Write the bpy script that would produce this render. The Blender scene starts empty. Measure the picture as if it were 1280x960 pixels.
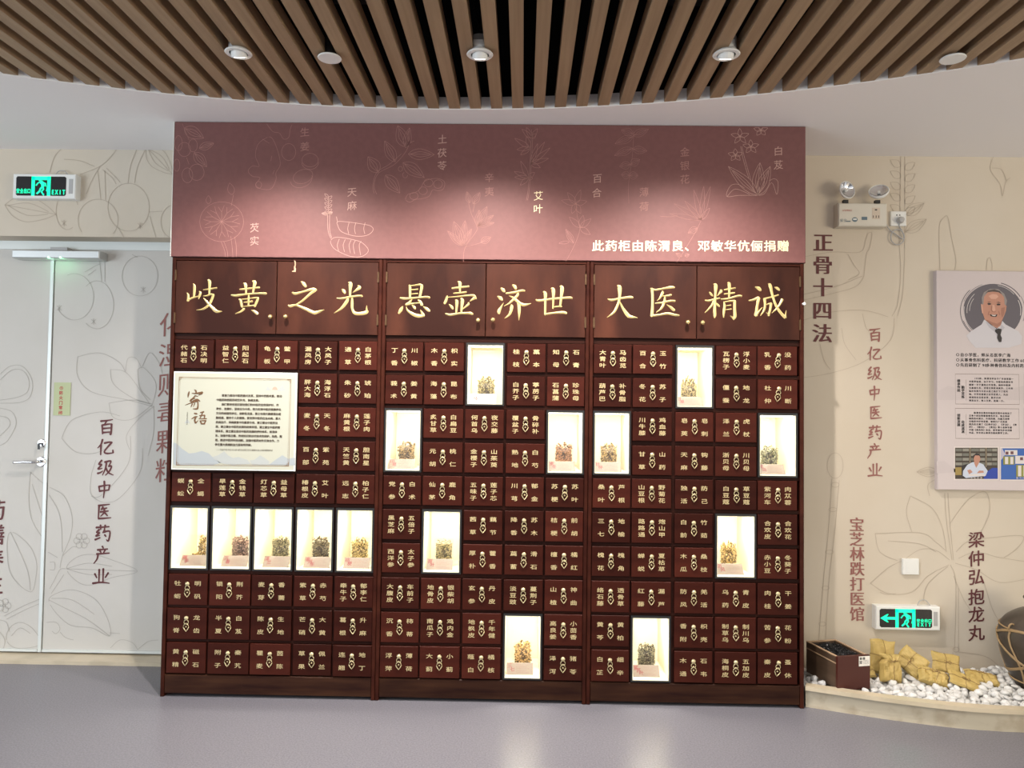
import bpy, math, random
import numpy as np
from mathutils import Vector, Matrix, Euler
random.seed(7)
C = bpy.context.scene.collection
R = math.radians
# ---------------- camera ----------------
F_PX = 940.0
CAM = Vector((0.177, -3.476, 1.338))
YAW, PIT, ROL = R(-0.826), R(1.938), R(-0.757)
_f = Vector((math.sin(YAW)*math.cos(PIT), math.cos(YAW)*math.cos(PIT), math.sin(PIT)))
_r0 = Vector((math.cos(YAW), -math.sin(YAW), 0)); _u0 = _r0.cross(_f)
_r = math.cos(ROL)*_r0 - math.sin(ROL)*_u0; _u = math.sin(ROL)*_r0 + math.cos(ROL)*_u0
cd = bpy.data.cameras.new('camera'); cd.sensor_width = 36; cd.lens = F_PX/1280*36; cd.clip_start = 0.05
cam = bpy.data.objects.new('camera', cd); C.objects.link(cam)
cam.matrix_world = Matrix(((_r.x, _u.x, -_f.x, CAM.x), (_r.y, _u.y, -_f.y, CAM.y), (_r.z, _u.z, -_f.z, CAM.z), (0, 0, 0, 1)))
bpy.context.scene.camera = cam
# ---------------- world, exposure, lights ----------------
sc = bpy.context.scene
sc.view_settings.view_transform = 'Standard'; sc.view_settings.look = 'None'
sc.view_settings.exposure = 0.31; sc.view_settings.gamma = 1.0; sc.view_settings.use_curve_mapping = False
wd = bpy.data.worlds.new('world'); sc.world = wd; wd.use_nodes = True
wd.node_tree.nodes['Background'].inputs[0].default_value = (0.93, 0.96, 1.0, 1)
wd.node_tree.nodes['Background'].inputs[1].default_value = 0.70
sc.cycles.max_bounces = 7; sc.cycles.diffuse_bounces = 4; sc.cycles.glossy_bounces = 3
sc.cycles.transparent_max_bounces = 12; sc.cycles.sample_clamp_indirect = 4.0
def area(name, loc, aim, sx, sy, power, col):
    l = bpy.data.lights.new(name, 'AREA'); l.shape = 'RECTANGLE'; l.size = sx; l.size_y = sy; l.energy = power; l.color = col
    o = bpy.data.objects.new(name, l); C.objects.link(o); o.location = loc
    o.rotation_euler = (Vector(aim)-Vector(loc)).to_track_quat('-Z', 'Y').to_euler(); return o
area('daylight_window', (-5.7, -4.3, 1.15), (-1.2, 0.4, 1.9), 3.0, 2.2, 125, (0.80, 0.91, 1.0))
area('warm_side_fill', (5.7, -4.4, 1.1), (1.6, 0.3, 1.9), 2.6, 2.0, 100, (1.0, 0.84, 0.60))  # warm area light added to tint the right side; no known opening here
area('overhead_fill', (0, -2.9, 2.64), (0, -2.8, 0), 4.6, 2.2, 95, (1.0, 0.95, 0.88))  # added area light: brightens the floor, whose bounce lifts the ceiling
LAMPS = [(-0.906, -0.712), (0.001, -0.712), (0.915, -0.724)]

# ---------------- pixel rays (used to read sizes off known planes) ----------------
def ray(u, v):
    u = float(u); v = float(v); return _f + (u-640)/F_PX*_r - (v-480)/F_PX*_u
def ony(u, v, y):
    d = ray(u, v); p = CAM + d*((y-CAM.y)/d.y); return (p.x, p.z)
def onz(u, v, z):
    d = ray(u, v); p = CAM + d*((z-CAM.z)/d.z); return (p.x, p.y)

# ---------------- writing (drawer names, wall columns, plaque) ----------------
N = None
GRID = [
 [['代赭石 石决明','益智仁 阳起石','龟板 鳖甲','漏风房 大风子','通草 白茅根'],
  [N,N,N,'胖大海 海浮石','朱砂 琥珀'],[N,N,N,'麦冬 天冬','麻黄根 莲子肉'],[N,N,N,'百部 紫苑','天竺黄 胆南星'],
  ['蜈蚣 全蝎','旱莲草 金钱草','灯芯草 益母草','椿根皮 艾叶','远志 柏子仁'],[N]*5,[N]*5,
  ['牡蛎 明矾','锁阳 荆芥','麦芽 香薷','紫草 赤芍','牵牛子 郁李仁'],
  ['狗脊 龙齿','半夏 白芨','陈皮 生地','芒硝 大黄','葛根 升麻'],
  ['黄精 磁石','附子 秦艽','瞿麦 茵陈','草果 佩兰','连翘 地丁']],
 [['丁香 川椒','木香 枳实',N,'桂枝 藁本','知母 石膏'],['莪术 姜黄','海藻 昆布',N,'白芥子 葶苈子','石菖蒲 珍珠母'],
  [N,'炙甘草 白扁豆','何首乌 夜交藤','覆盆子 骨碎补',N],[N,'元胡 桃仁','金樱子 山茱萸','熟地 白芍',N],
  ['党参 白术','仙茅 鹿角','五味子 莲子芯','川芎 郁金','苏梗 苏叶'],
  ['黑芝麻 五倍子',N,'茜草 藕节','降香 苏木','桔梗 前胡'],['西洋参 太子参',N,'厚朴 藿香','萹蓄 滑石','檀香 橘红'],
  ['大腹皮 车前子','地骨皮 银柴胡','玄参 丹皮','淡豆豉 蔓荆子','山楂 神曲'],
  ['沉香 柿蒂','南瓜子 鸡内金','地枫皮 千年健',N,'高良姜 小茴香'],['浮萍 薄荷','大蓟 小蓟','薤白 橘核',N,'泽泻 猪苓']],
 [['大青叶 马齿苋','百合 玉竹',N,'瓦楞子 浮小麦','乳香 没药'],['葫芦巴 补骨脂','冬花 苏子',N,'僵蚕 地龙','杜仲 川断'],
  [N,'川牛膝 鸡血藤','皂荚 皂刺','泽兰 虎杖',N],[N,'甘草 山药','天麻 钩藤','浙贝母 川贝母',N],
  ['桑叶 芦根','山豆根 野菊花','独活 防己','白豆蔻 草豆蔻','紫河车 肉苁蓉'],
  ['三七 地榆','路路通 炮山甲','白前 竹茹',N,'合欢皮 合欢花'],['槐花 槐角','蝉蜕 夏枯草','木瓜 桑枝',N,'赤小豆 冬葵子'],
  ['络石藤 透骨草','红藤 漏芦','防风 羌活','乌药 青皮','肉桂 干姜'],
  ['黄芩 黄柏',N,'香附 枳壳','制草乌 制川乌','苦参 花粉'],['白芷 细辛',N,'木通 石韦','海桐皮 五加皮','秦皮 蚤休']]]
PLAQUE = ['　　要着力推动中医药振兴发展，坚持中西医并重，推动','中医药和西医药相互补充、协调发展。',
 '　　我们要把老祖宗留给我们的中医药宝库保护好、传','承好、发展好，坚持古为今用，努力实现中医药健康养生','文化的创造性转化、创新性发展，使之与现代健康理念相',
 '融相通，服务于人民健康。要发挥中医药在治未病、重大','疾病治疗、疾病康复中的重要作用，建立健全中医药法','规，建立健全中医药发展的政策举措，建立健全中医药管',
 '理体系，建立健全适合中医药发展的评价体系、标准体','系，加强中医古籍、传统知识和诊疗技术的保护、抢救、整','理，推进中医药科技创新，加强中医药对外交流合作，力','争在重大疾病防治方面有所突破。']
PLAQUE_END = '——习近平总书记2016年8月在全国卫生与健康大会上发表重要讲话'
CARD_NAMES = ['佛手','沉香','泽兰','紫河车','桔梗','化橘红','川芎','麦冬','荷叶','三七','甘草','杜仲','首乌','防风','紫苏叶']
P_L = ['○自小学医，师从名医李广海','○从事骨伤科医疗、科研教学工作60余年','○先后研制了90多种骨伤科及内科药物']
P_B1 = ['　　1952年，陈渭良毕业于广东省首届一','中医学徒班，由于学习，中医经典理论书','籍都一字不漏地记牢背熟。他的中医理','论基础扎实，深得名师教诲真传，三年的','临床实践为日后从医之路打下了坚实','础。中学时期就立志学医救人，先后','得到四位名医亲授，勤求古训','博采众方，救人无数，造福一方。']
P_B2 = ['　　陈渭良在骨伤科临床实践中总结出了','正骨十四法等整套骨伤手法，他主持研','制的伤科黄水、外用药膏、内服方剂等','在临床中疗效显著，被同行广泛采用','他先后主编了《正骨疗法》、《手法》、《骨','折》、《脱位》、《骨伤》等十余种专著','中国《骨伤科》杂志、医学报刊多次刊载','作品，多年来从事骨伤临床教学工作。']
_all = ''.join(g for cab in GRID for row in cab for g in row if g) + ''.join(PLAQUE) + PLAQUE_END + ''.join(CARD_NAMES) + \
 ''.join(P_L+P_B1+P_B2) + '此药柜由陈渭良、邓敏华伉俪捐赠生姜天麻芡实土茯苓辛夷艾叶百合薄荷金银花白芨化湿败毒颗粒百亿级中医药产业药膳养生正骨十四法宝芝林跌打医馆梁仲弘抱龙丸EXIT安全出口①防火门常闭名医寄语勤学苦练继承传统创新发展自成流派应急照明灯' \
 '产地功效性味归经主治用于清热解毒活血止痛煎服适量干品安全指示双头疏散年主任诊室陈列药品'
_gset = sorted(set(_all) - set(' 　'))
_tmp = []
for _ch in _gset:
    _c = bpy.data.curves.new('g', 'FONT'); _c.body = _ch; _c.resolution_u = 2
    _o = bpy.data.objects.new('g', _c); C.objects.link(_o); _tmp.append((_ch, _o, _c))
bpy.context.view_layer.update()
_dg = bpy.context.evaluated_depsgraph_get()
GLY = {}
for _ch, _o, _c in _tmp:
    m = _o.evaluated_get(_dg).to_mesh()
    vs = np.array([tuple(v.co)[:2] for v in m.vertices]) if len(m.vertices) else np.zeros((0, 2))
    fs = [tuple(p.vertices) for p in m.polygons]
    if len(vs):
        if ord(_ch) < 0x2000: cx_ = (vs[:, 0].min()+vs[:, 0].max())/2
        else: cx_ = 0.5
        vs = vs - np.array([cx_, 0.38])
    GLY[_ch] = (vs, fs)
    _o.evaluated_get(_dg).to_mesh_clear()
for _ch, _o, _c in _tmp:
    bpy.data.objects.remove(_o); bpy.data.curves.remove(_c)

# ---------------- mesh builder ----------------
ORG = {}
class MB:
    def __init__(s): s.v = []; s.f = []
    def add(s, vs, fs):
        n = len(s.v); s.v += [tuple(p) for p in vs]; s.f += [tuple(i+n for i in f) for f in fs]; return s
    def box(s, x0, x1, y0, y1, z0, z1, M=None):
        vs = [(x, y, z) for x in (x0, x1) for y in (y0, y1) for z in (z0, z1)]
        if M is not None: vs = [tuple(M @ Vector(p)) for p in vs]
        return s.add(vs, [(0, 1, 3, 2), (4, 6, 7, 5), (0, 4, 5, 1), (2, 3, 7, 6), (0, 2, 6, 4), (1, 5, 7, 3)])
    def cbox(s, x0, x1, y0, y1, z0, z1, c=.003):   # box with a chamfered front (-y)
        a = [(x0, y1, z0), (x1, y1, z0), (x1, y1, z1), (x0, y1, z1), (x0, y0+c, z0), (x1, y0+c, z0), (x1, y0+c, z1), (x0, y0+c, z1),
             (x0+c, y0, z0+c), (x1-c, y0, z0+c), (x1-c, y0, z1-c), (x0+c, y0, z1-c)]
        return s.add(a, [(0, 3, 2, 1), (8, 9, 10, 11)] + [(i, (i+1) % 4, (i+1) % 4+4, i+4) for i in range(4)] + [(i+4, (i+1) % 4+4, (i+1) % 4+8, i+8) for i in range(4)])
    def lathe(s, prof, c, axis='z', n=24, M=None, caps=True):
        k = len(prof); vs = []
        for i in range(n):
            a = 2*math.pi*i/n
            for r, h in prof:
                p = (r*math.cos(a), r*math.sin(a), h) if axis == 'z' else (r*math.cos(a), h, -r*math.sin(a))
                p = Vector(p)
                if M is not None: p = M @ p
                vs.append(tuple(p+Vector(c)))
        fs = [(i*k+j, ((i+1) % n)*k+j, ((i+1) % n)*k+j+1, i*k+j+1) for i in range(n) for j in range(k-1)]
        if caps: fs.append(tuple(i*k+k-1 for i in range(n))); fs.append(tuple(i*k for i in range(n))[::-1])
        return s.add(vs, fs)
    def tube(s, pts, r, n=6, closed=False):
        P = [Vector(p) for p in pts]; m = len(P); vs = []
        for i, p in enumerate(P):
            if closed: t = P[(i+1) % m]-P[i-1]
            else: t = P[min(i+1, m-1)]-P[max(i-1, 0)]
            t.normalize(); a = t.cross(Vector((0, 0, 1)))
            if a.length < .1: a = t.cross(Vector((0, 1, 0)))
            a.normalize(); b = t.cross(a)
            for k in range(n):
                q = 2*math.pi*k/n; vs.append(tuple(p+r*(math.cos(q)*a+math.sin(q)*b)))
        fs = [(i*n+k, i*n+(k+1) % n, ((i+1) % m)*n+(k+1) % n, ((i+1) % m)*n+k) for i in range(m if closed else m-1) for k in range(n)]
        if not closed: fs += [tuple(range(n))[::-1], tuple((m-1)*n+k for k in range(n))]
        return s.add(vs, fs)
    def poly(s, pts): return s.add(pts, [tuple(range(len(pts)))])
    def glyph(s, ch, cx, cz, y, size, sx=1.0, shear=0.0, M=None, bold=0.0):
        if ch not in GLY: return s
        vs, fs = GLY[ch]
        offs = [(0, 0)] if bold == 0 else ([(bold, 0), (-bold, 0)] if bold < 0 else [(-bold, 0), (bold, 0), (0, bold*.8), (0, -bold*.8)])
        for k, (ox, oz) in enumerate(offs):
            pts = [(cx+(a*sx)*size+ox*size, y-0.00004*k, cz+(b+shear*a)*size+oz*size) for a, b in vs]
            if M is not None: pts = [tuple(M @ Vector(p)) for p in pts]
            s.add(pts, fs)
        return s
    def text(s, t, x, z, y, size, dx=None, **k):   # horizontal line from centre of first glyph
        dx = dx or size
        for ch in t:
            s.glyph(ch, x, z, y, size, **k)
            x += dx*(0.56 if ord(ch) < 0x2000 and ch != ' ' else 1)
        return s
    def build(s, name, mat, parent=None, org=None, smooth=False, kind=None, label=None):
        po = ORG.get(parent.name, Vector((0, 0, 0))) if parent else Vector((0, 0, 0))
        o_ = Vector(org) if org is not None else po.copy()
        me = bpy.data.meshes.new(name)
        me.from_pydata([(a-o_.x, b-o_.y, c-o_.z) for a, b, c in s.v], [], s.f); me.materials.append(mat)
        if smooth:
            me.polygons.foreach_set('use_smooth', [True]*len(me.polygons))
        me.update()
        o = bpy.data.objects.new(name, me); C.objects.link(o)
        if parent: o.parent = parent
        o.location = o_-po
        ORG[o.name] = o_
        if kind: o['kind'] = kind
        if label: o['label'] = label
        return o
def put(name, mesh, parent, loc, rot=None, mat=None):
    o = bpy.data.objects.new(name, mesh); C.objects.link(o); o.parent = parent
    o.location = Vector(loc)-(ORG[parent.name] if parent else Vector((0, 0, 0)))
    if rot is not None: o.rotation_euler = rot
    ORG[o.name] = Vector(loc); return o
def thing(name, label, cat, loc, group=None):
    o = bpy.data.objects.new(name, None); C.objects.link(o); o.empty_display_size = .05; o.location = loc
    o['label'] = label; o['category'] = cat
    if group: o['group'] = group
    ORG[o.name] = Vector(loc); return o
def tag(o, label, cat, group=None):
    o['label'] = label; o['category'] = cat
    if group: o['group'] = group
    return o
def spline(pts, n=6, closed=False):
    P = [np.array(p, float) for p in pts]; m = len(P)
    if m < 3 and not closed: return [tuple(p) for p in P]
    out = []
    for i in range(m if closed else m-1):
        if closed: p0, p1, p2, p3 = P[i-1], P[i], P[(i+1) % m], P[(i+2) % m]
        else: p0, p1, p2, p3 = P[max(i-1, 0)], P[i], P[i+1], P[min(i+2, m-1)]
        for k in range(n):
            t = k/n
            out.append(tuple(float(q_) for q_ in .5*((2*p1)+(p2-p0)*t+(2*p0-5*p1+4*p2-p3)*t*t+(3*p1-p0-3*p2+p3)*t**3)))
    if not closed: out.append(tuple(float(q_) for q_ in P[-1]))
    return out
def ribbon(mb, pts, w, y, closed=False):     # flat printed line on a plane of constant y; pts are (x,z)
    m = len(pts)
    if m < 2: return
    L = []
    for i in range(m):
        a = pts[(i+1) % m] if closed else pts[min(i+1, m-1)]; b = pts[i-1] if (closed or i) else pts[0]
        dx, dz = a[0]-b[0], a[1]-b[1]; l = math.hypot(dx, dz) or 1
        L.append((pts[i][0]-dz/l*w/2, y, pts[i][1]+dx/l*w/2)); L.append((pts[i][0]+dz/l*w/2, y, pts[i][1]-dx/l*w/2))
    mb.add(L, [(2*i, 2*i+1, (2*((i+1) % m))+1, 2*((i+1) % m)) for i in range(m if closed else m-1)])
def brush(mb, pts, tf, y, h):   # calligraphy stroke with a raised ridge; pts (u,v,w) in some 2D frame; tf maps (u,v)->(x,z,scale)
    S = spline(pts, 5); m = len(S); V = []
    for i in range(m):
        a = S[min(i+1, m-1)]; b = S[max(i-1, 0)]
        dx, dy = a[0]-b[0], a[1]-b[1]; l = math.hypot(dx, dy) or 1; w = max(S[i][2], 2)/2
        for k in (-1, 0, 1):
            x, z, s_ = tf(S[i][0]-dy/l*w*k, S[i][1]+dx/l*w*k)
            V.append((x, y-(h if k == 0 else 0), z))
    # rounded ends
    n = len(V)
    for e, (i0, i1) in enumerate(((0, 1), (m-1, m-2))):
        dx, dy = S[i0][0]-S[i1][0], S[i0][1]-S[i1][1]; l = math.hypot(dx, dy) or 1
        x, z, s_ = tf(S[i0][0]+dx/l*S[i0][2]*.35, S[i0][1]+dy/l*S[i0][2]*.35); V.append((x, y, z))
    fs = []
    for i in range(m-1):
        for k in (0, 1): fs.append((3*i+k, 3*i+k+1, 3*i+k+4, 3*i+k+3))
    fs += [(n, 1, 0), (n, 2, 1), (n+1, 3*m-3, 3*m-2), (n+1, 3*m-2, 3*m-1)]
    mb.add(V, fs)

# ---------------- materials ----------------
def mat(name, col, rough=.6, metal=0.0, spec=.5, noise=None, bump=None, rand=0.0, emit=None, coat=0.0):
    m = bpy.data.materials.new(name); m.use_nodes = True; nt = m.node_tree; b = nt.nodes['Principled BSDF']
    b.inputs['Base Color'].default_value = (*col, 1); b.inputs['Roughness'].default_value = rough
    b.inputs['Metallic'].default_value = metal; b.inputs['Specular IOR Level'].default_value = spec
    if coat: b.inputs['Coat Weight'].default_value = coat; b.inputs['Coat Roughness'].default_value = .15
    tc = nt.nodes.new('ShaderNodeTexCoord'); out = None
    if noise:      # (scale xyz, other colour, detail, low, high)
        sc_, c2, det, lo, hi = noise
        mp = nt.nodes.new('ShaderNodeMapping'); mp.inputs['Scale'].default_value = sc_
        nz = nt.nodes.new('ShaderNodeTexNoise'); nz.inputs['Scale'].default_value = 1; nz.inputs['Detail'].default_value = det
        rp = nt.nodes.new('ShaderNodeValToRGB'); rp.color_ramp.elements[0].position = lo; rp.color_ramp.elements[1].position = hi
        rp.color_ramp.elements[0].color = (*col, 1); rp.color_ramp.elements[1].color = (*c2, 1)
        nt.links.new(tc.outputs['Object'], mp.inputs[0]); nt.links.new(mp.outputs[0], nz.inputs[0]); nt.links.new(nz.outputs[0], rp.inputs[0])
        out = rp.outputs[0]
    if rand:
        oi = nt.nodes.new('ShaderNodeObjectInfo'); mr = nt.nodes.new('ShaderNodeMapRange')
        mr.inputs[3].default_value = 1-rand; mr.inputs[4].default_value = 1+rand
        hv = nt.nodes.new('ShaderNodeHueSaturation')
        nt.links.new(oi.outputs['Random'], mr.inputs[0]); nt.links.new(mr.outputs[0], hv.inputs['Value'])
        if out: nt.links.new(out, hv.inputs['Color'])
        else: hv.inputs['Color'].default_value = (*col, 1)
        out = hv.outputs[0]
    if out: nt.links.new(out, b.inputs['Base Color'])
    if bump:       # (scale, strength, distance)
        nb = nt.nodes.new('ShaderNodeTexNoise'); nb.inputs['Scale'].default_value = bump[0]; nb.inputs['Detail'].default_value = 4
        bp = nt.nodes.new('ShaderNodeBump'); bp.inputs['Strength'].default_value = bump[1]; bp.inputs['Distance'].default_value = bump[2]
        nt.links.new(tc.outputs['Object'], nb.inputs[0]); nt.links.new(nb.outputs[0], bp.inputs['Height']); nt.links.new(bp.outputs[0], b.inputs['Normal'])
    if emit:
        b.inputs['Emission Color'].default_value = (*emit[0], 1); b.inputs['Emission Strength'].default_value = emit[1]
    return m
def s2l(h):
    return tuple((lambda c: c/12.92 if c <= .04045 else ((c+.055)/1.055)**2.4)(int(h[i:i+2], 16)/255) for i in (0, 2, 4))
M_CEIL = mat('white_ceiling_paint', (.87, .85, .845), .9, bump=(60, .15, .002))
M_FASC = mat('white_fascia', (.80, .80, .80), .7)
M_WALL = mat('printed_wallpaper', (.60, .53, .43), .85, noise=((3, 3, 3), (.62, .555, .46), 3, .35, .7), bump=(300, .15, .0006))
M_WALLD = mat('door_wallpaper', (.57, .55, .51), .8, noise=((3, 3, 3), (.60, .58, .545), 3, .35, .7), bump=(300, .15, .0006))  # same paper as the walls; cooler left-hand light put into its colour
M_FLOOR = mat('speckled_vinyl', (.125, .123, .146), .32, spec=.42, noise=((150, 150, 150), (.210, .206, .236), 3, .3, .7), bump=(300, .03, .0004))
M_SLAT = mat('brown_wood_grain_slat', (.27, .180, .105), .6, noise=((60, 2, 60), (.35, .245, .15), 3, .3, .7), rand=.06)
M_BLACK = mat('black_void_paint', (.006, .006, .006), .9)
M_DUCT = mat('dark_duct', (.018, .018, .018), .7)
def wood(name, c1, c2, rnd, sc_=(2.2, 2.2, 14)):
    return mat(name, c1, .45, spec=.09, noise=(sc_, c2, 5, .32, .72), bump=(35, .12, .0015), rand=rnd)
M_WOOD = wood('dark_rosewood', (.026, .0058, .0036), (.050, .0130, .0072), .12)
M_DRAW = wood('drawer_rosewood', (.028, .0058, .0038), (.052, .0112, .0066), .36)
M_DOOR = mat('worn_door_wood', (.027, .0085, .0058), .45, spec=.12, noise=((7, 7, 2.6), (.066, .021, .012), 6, .38, .70), bump=(35, .12, .0015), rand=.12)
M_PLINTH = wood('worn_plinth_wood', (.018, .0065, .0050), (.050, .021, .011), .1, (3, 3, 26))
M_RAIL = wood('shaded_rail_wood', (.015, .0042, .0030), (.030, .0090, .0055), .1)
M_GAP = mat('cabinet_dark_inside', (.010, .006, .005), .8)
M_GOLD = mat('gold_paint', (.60, .47, .20), .42, metal=.2)
M_GOLDT = mat('gold_drawer_writing', (.52, .42, .22), .55)
M_BRASS = mat('aged_brass', (.62, .53, .31), .32, metal=.55)
M_BRASSD = mat('brass_knob', (.80, .62, .30), .25, metal=.8)
M_HINGE = mat('tarnished_hinge', (.10, .055, .025), .45, metal=.4)
M_RED = mat('dusty_red_board', (.150, .056, .053), .62, noise=((40, 40, 40), (.163, .062, .058), 2, .4, .6))
M_REDL = mat('pink_line_print', (.34, .17, .15), .8)
M_REDT = mat('pale_pink_writing', (.48, .29, .25), .8)
M_CREAMT = mat('cream_gold_letters', (.92, .78, .50), .5)
M_PLQ = mat('plaque_cream', (.45, .455, .375), .45)
M_PLQE = mat('plaque_white_edge', (.78, .78, .74), .35)
M_PLQF = mat('plaque_brown_line', (.22, .12, .05), .6)
M_INK = mat('dark_brown_ink', (.055, .035, .02), .6)
M_CALL = mat('brown_calligraphy', (.13, .06, .02), .5)
M_MIST = mat('mist_blue_print', (.385, .41, .40), .6); M_MIST2 = mat('mist_blue_print_deep', (.34, .375, .395), .6)
M_SUN = mat('pale_sun_print', (.47, .32, .25), .6)
M_WHITEP = mat('white_plastic', (.78, .79, .77), .4)
M_CREAMP = mat('cream_plastic', (.66, .63, .55), .42)
M_GREYP = mat('grey_plastic', (.42, .42, .42), .5)
M_BLK = mat('black_gloss', (.008, .008, .010), .25)
M_MATBLK = mat('black_frame', (.012, .012, .012), .5)
M_GREEN = mat('exit_green_lit', (.0, .4, .2), .5, emit=((.0, .92, .42), 1.15))
M_LED = mat('green_led', (.3, .9, .6), .5, emit=((.35, 1, .6), 6))
M_CHROME = mat('chrome', (.75, .75, .76), .14, metal=1)
M_STEEL = mat('brushed_aluminium', (.62, .63, .62), .35, metal=.75)
M_ALU = mat('white_aluminium_trim', (.66, .69, .67), .4, metal=.2)
M_MUR = mat('mural_grey_line', (.47, .40, .32), .85)
M_MURD = mat('mural_grey_line_door', (.43, .41, .375), .85)  # same mural line, with the cool left-hand light tinted in
M_MRED = mat('mural_dark_red_ink', (.125, .034, .036), .7)
M_MRED2 = mat('mural_faded_red_ink', (.29, .115, .10), .7)
M_MAR = mat('cream_marble', (.58, .50, .37), .35, noise=((7, 7, 7), (.50, .43, .31), 6, .45, .62))
M_MARF = mat('cream_marble_riser', (.50, .45, .35), .4, noise=((13, 13, 13), (.40, .34, .25), 7, .5, .66))
M_SAND = mat('bed_fill', (.5, .48, .45), .9)
M_PEB = mat('white_pebble', (.60, .60, .595), .5, rand=.14, noise=((14, 14, 14), (.74, .74, .73), 2, .4, .6))
M_KRAFT = mat('yellow_kraft_paper', (.44, .315, .095), .6, noise=((18, 18, 18), (.54, .40, .145), 4, .35, .7), bump=(24, .5, .006))
M_STRING = mat('brown_string', (.22, .13, .055), .8)
M_BOXW = mat('red_brown_board', (.060, .013, .009), .45, spec=.3)
M_BOXS = mat('raw_brown_board', (.070, .040, .022), .6, noise=((4, 4, 20), (.11, .065, .038), 3, .4, .7))
M_BOXE = mat('raw_board_edge', (.42, .28, .17), .6)
M_SEED = mat('black_herb', (.012, .012, .014), .4, rand=.3)
M_JAR = mat('dark_clay', (.040, .030, .022), .36, noise=((9, 9, 9), (.075, .058, .045), 5, .45, .65), bump=(14, .3, .006))
M_CANE = mat('split_cane', (.36, .24, .12), .55)
M_NICHE = mat('cream_case_lining', (.86, .80, .62), .5)
M_LEDW = mat('case_led_strip', (1, 1, 1), .5, emit=((1, .95, .8), 9))
M_CARD = mat('pink_beige_card', (.185, .148, .115), .6)
M_CARDW = mat('white_card', (.85, .82, .76), .6)
M_CINK = mat('card_red_ink', (.16, .012, .012), .6); M_CINK2 = mat('card_brown_ink', (.16, .085, .065), .6)
M_NOTE = mat('pale_green_note', (.47, .52, .30), .6); M_NINK = mat('note_red_ink', (.45, .06, .05), .6)
M_POST = mat('poster_lilac_grey', (.56, .495, .50), .45)
M_POSTD = mat('poster_wash', (.53, .468, .475), .5)
M_GLASS = bpy.data.materials.new('case_glass'); M_GLASS.use_nodes = True
_nt = M_GLASS.node_tree; _nt.nodes.clear()
_o = _nt.nodes.new('ShaderNodeOutputMaterial'); _mx = _nt.nodes.new('ShaderNodeMixShader'); _tr = _nt.nodes.new('ShaderNodeBsdfTransparent'); _gl = _nt.nodes.new('ShaderNodeBsdfGlossy')
_gl.inputs['Roughness'].default_value = .03; _mx.inputs[0].default_value = .05
_nt.links.new(_tr.outputs[0], _mx.inputs[1]); _nt.links.new(_gl.outputs[0], _mx.inputs[2]); _nt.links.new(_mx.outputs[0], _o.inputs[0])
def flat(name, h, rough=.6): return mat(name, s2l(h), rough)

# ================= SETTING =================
YW, YD, H = .39, .51, 2.67
def struct(o): o['kind'] = 'structure'; return o
struct(MB().box(-6, 6, -9, .7, -.05, 0).build('floor', M_FLOOR))
# walls
wl = struct(MB().box(-6, -1.3, YW, .62, 2.21, H+.02).box(-1.62, 0, YW+.002, .62, 0, 2.21).box(-1.3, 0, YW+.002, .62, 2.21, H+.02).build('wall_left', M_WALL))
wr = struct(MB().box(0, 6, YW, .62, 0, H+.02).build('wall_right', M_WALL))
# hidden double door
xs = ony(62, 560, YD)[0]-.012
d1 = struct(MB().box(-3.30, xs-.012, YD, .56, .025, 2.165).build('door_1', M_WALLD))
d2 = struct(MB().box(xs+.010, -1.63, YD, .56, .025, 2.165).build('door_2', M_WALLD))
MB().box(xs-.012, xs+.005, YD-.006, YD+.03, .025, 2.165).build('edge_strip', M_ALU, d1)
MB().box(xs+.0062, xs+.0098, YD+.004, YD+.03, .025, 2.165).build('gap_seal', M_MATBLK, d2)
struct(MB().box(-6, -3.3, YD, .6, 0, 2.2).build('wall_side', M_WALLD))
hd = struct(MB().box(-3.3, -1.63, YD-.006, .60, 2.165, 2.2098).build('trim_1', M_ALU))
struct(MB().box(-3.3, -1.63, YW, .60, 0.0, .018).build('trim_2', M_MAR))            # marble threshold
MB().box(-3.3, xs-.014, YD-.008, YD, .027, .040).build('bottom_rail', M_ALU, d1)
MB().box(xs+.012, -1.632, YD-.008, YD, .027, .040).build('bottom_rail', M_ALU, d2)
# ceiling with the round recess
CX, CY, CR = -.1776, -5.1615, 4.9907
angs = sorted(set([2*math.pi*i/144 for i in range(144)]))
bx0, bx1, by0, by1 = -6.2, 6.2, -11.0, .66
def rectpt(a):
    c, s_ = math.cos(a), math.sin(a); t = 1e9
    if c > 1e-9: t = min(t, (bx1-CX)/c)
    if c < -1e-9: t = min(t, (bx0-CX)/c)
    if s_ > 1e-9: t = min(t, (by1-CY)/s_)
    if s_ < -1e-9: t = min(t, (by0-CY)/s_)
    return (CX+t*c, CY+t*s_)
for cxr, cyr in ((bx0, by0), (bx1, by0), (bx0, by1), (bx1, by1)): angs.append(math.atan2(cyr-CY, cxr-CX) % (2*math.pi))
angs = sorted(angs); na = len(angs)
cb = MB(); V = []
for a in angs:
    ci = (CX+CR*math.cos(a), CY+CR*math.sin(a)); re = rectpt(a)
    V += [(*ci, H), (*re, H), (*re, H+.6), (*ci, H+.057)]
cb.add(V, [(4*i, 4*((i+1) % na), 4*((i+1) % na)+1, 4*i+1) for i in range(na)] + [(4*i, 4*i+3, 4*((i+1) % na)+3, 4*((i+1) % na)) for i in range(na)])
ceil = struct(cb.build('ceiling', M_CEIL))
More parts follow.
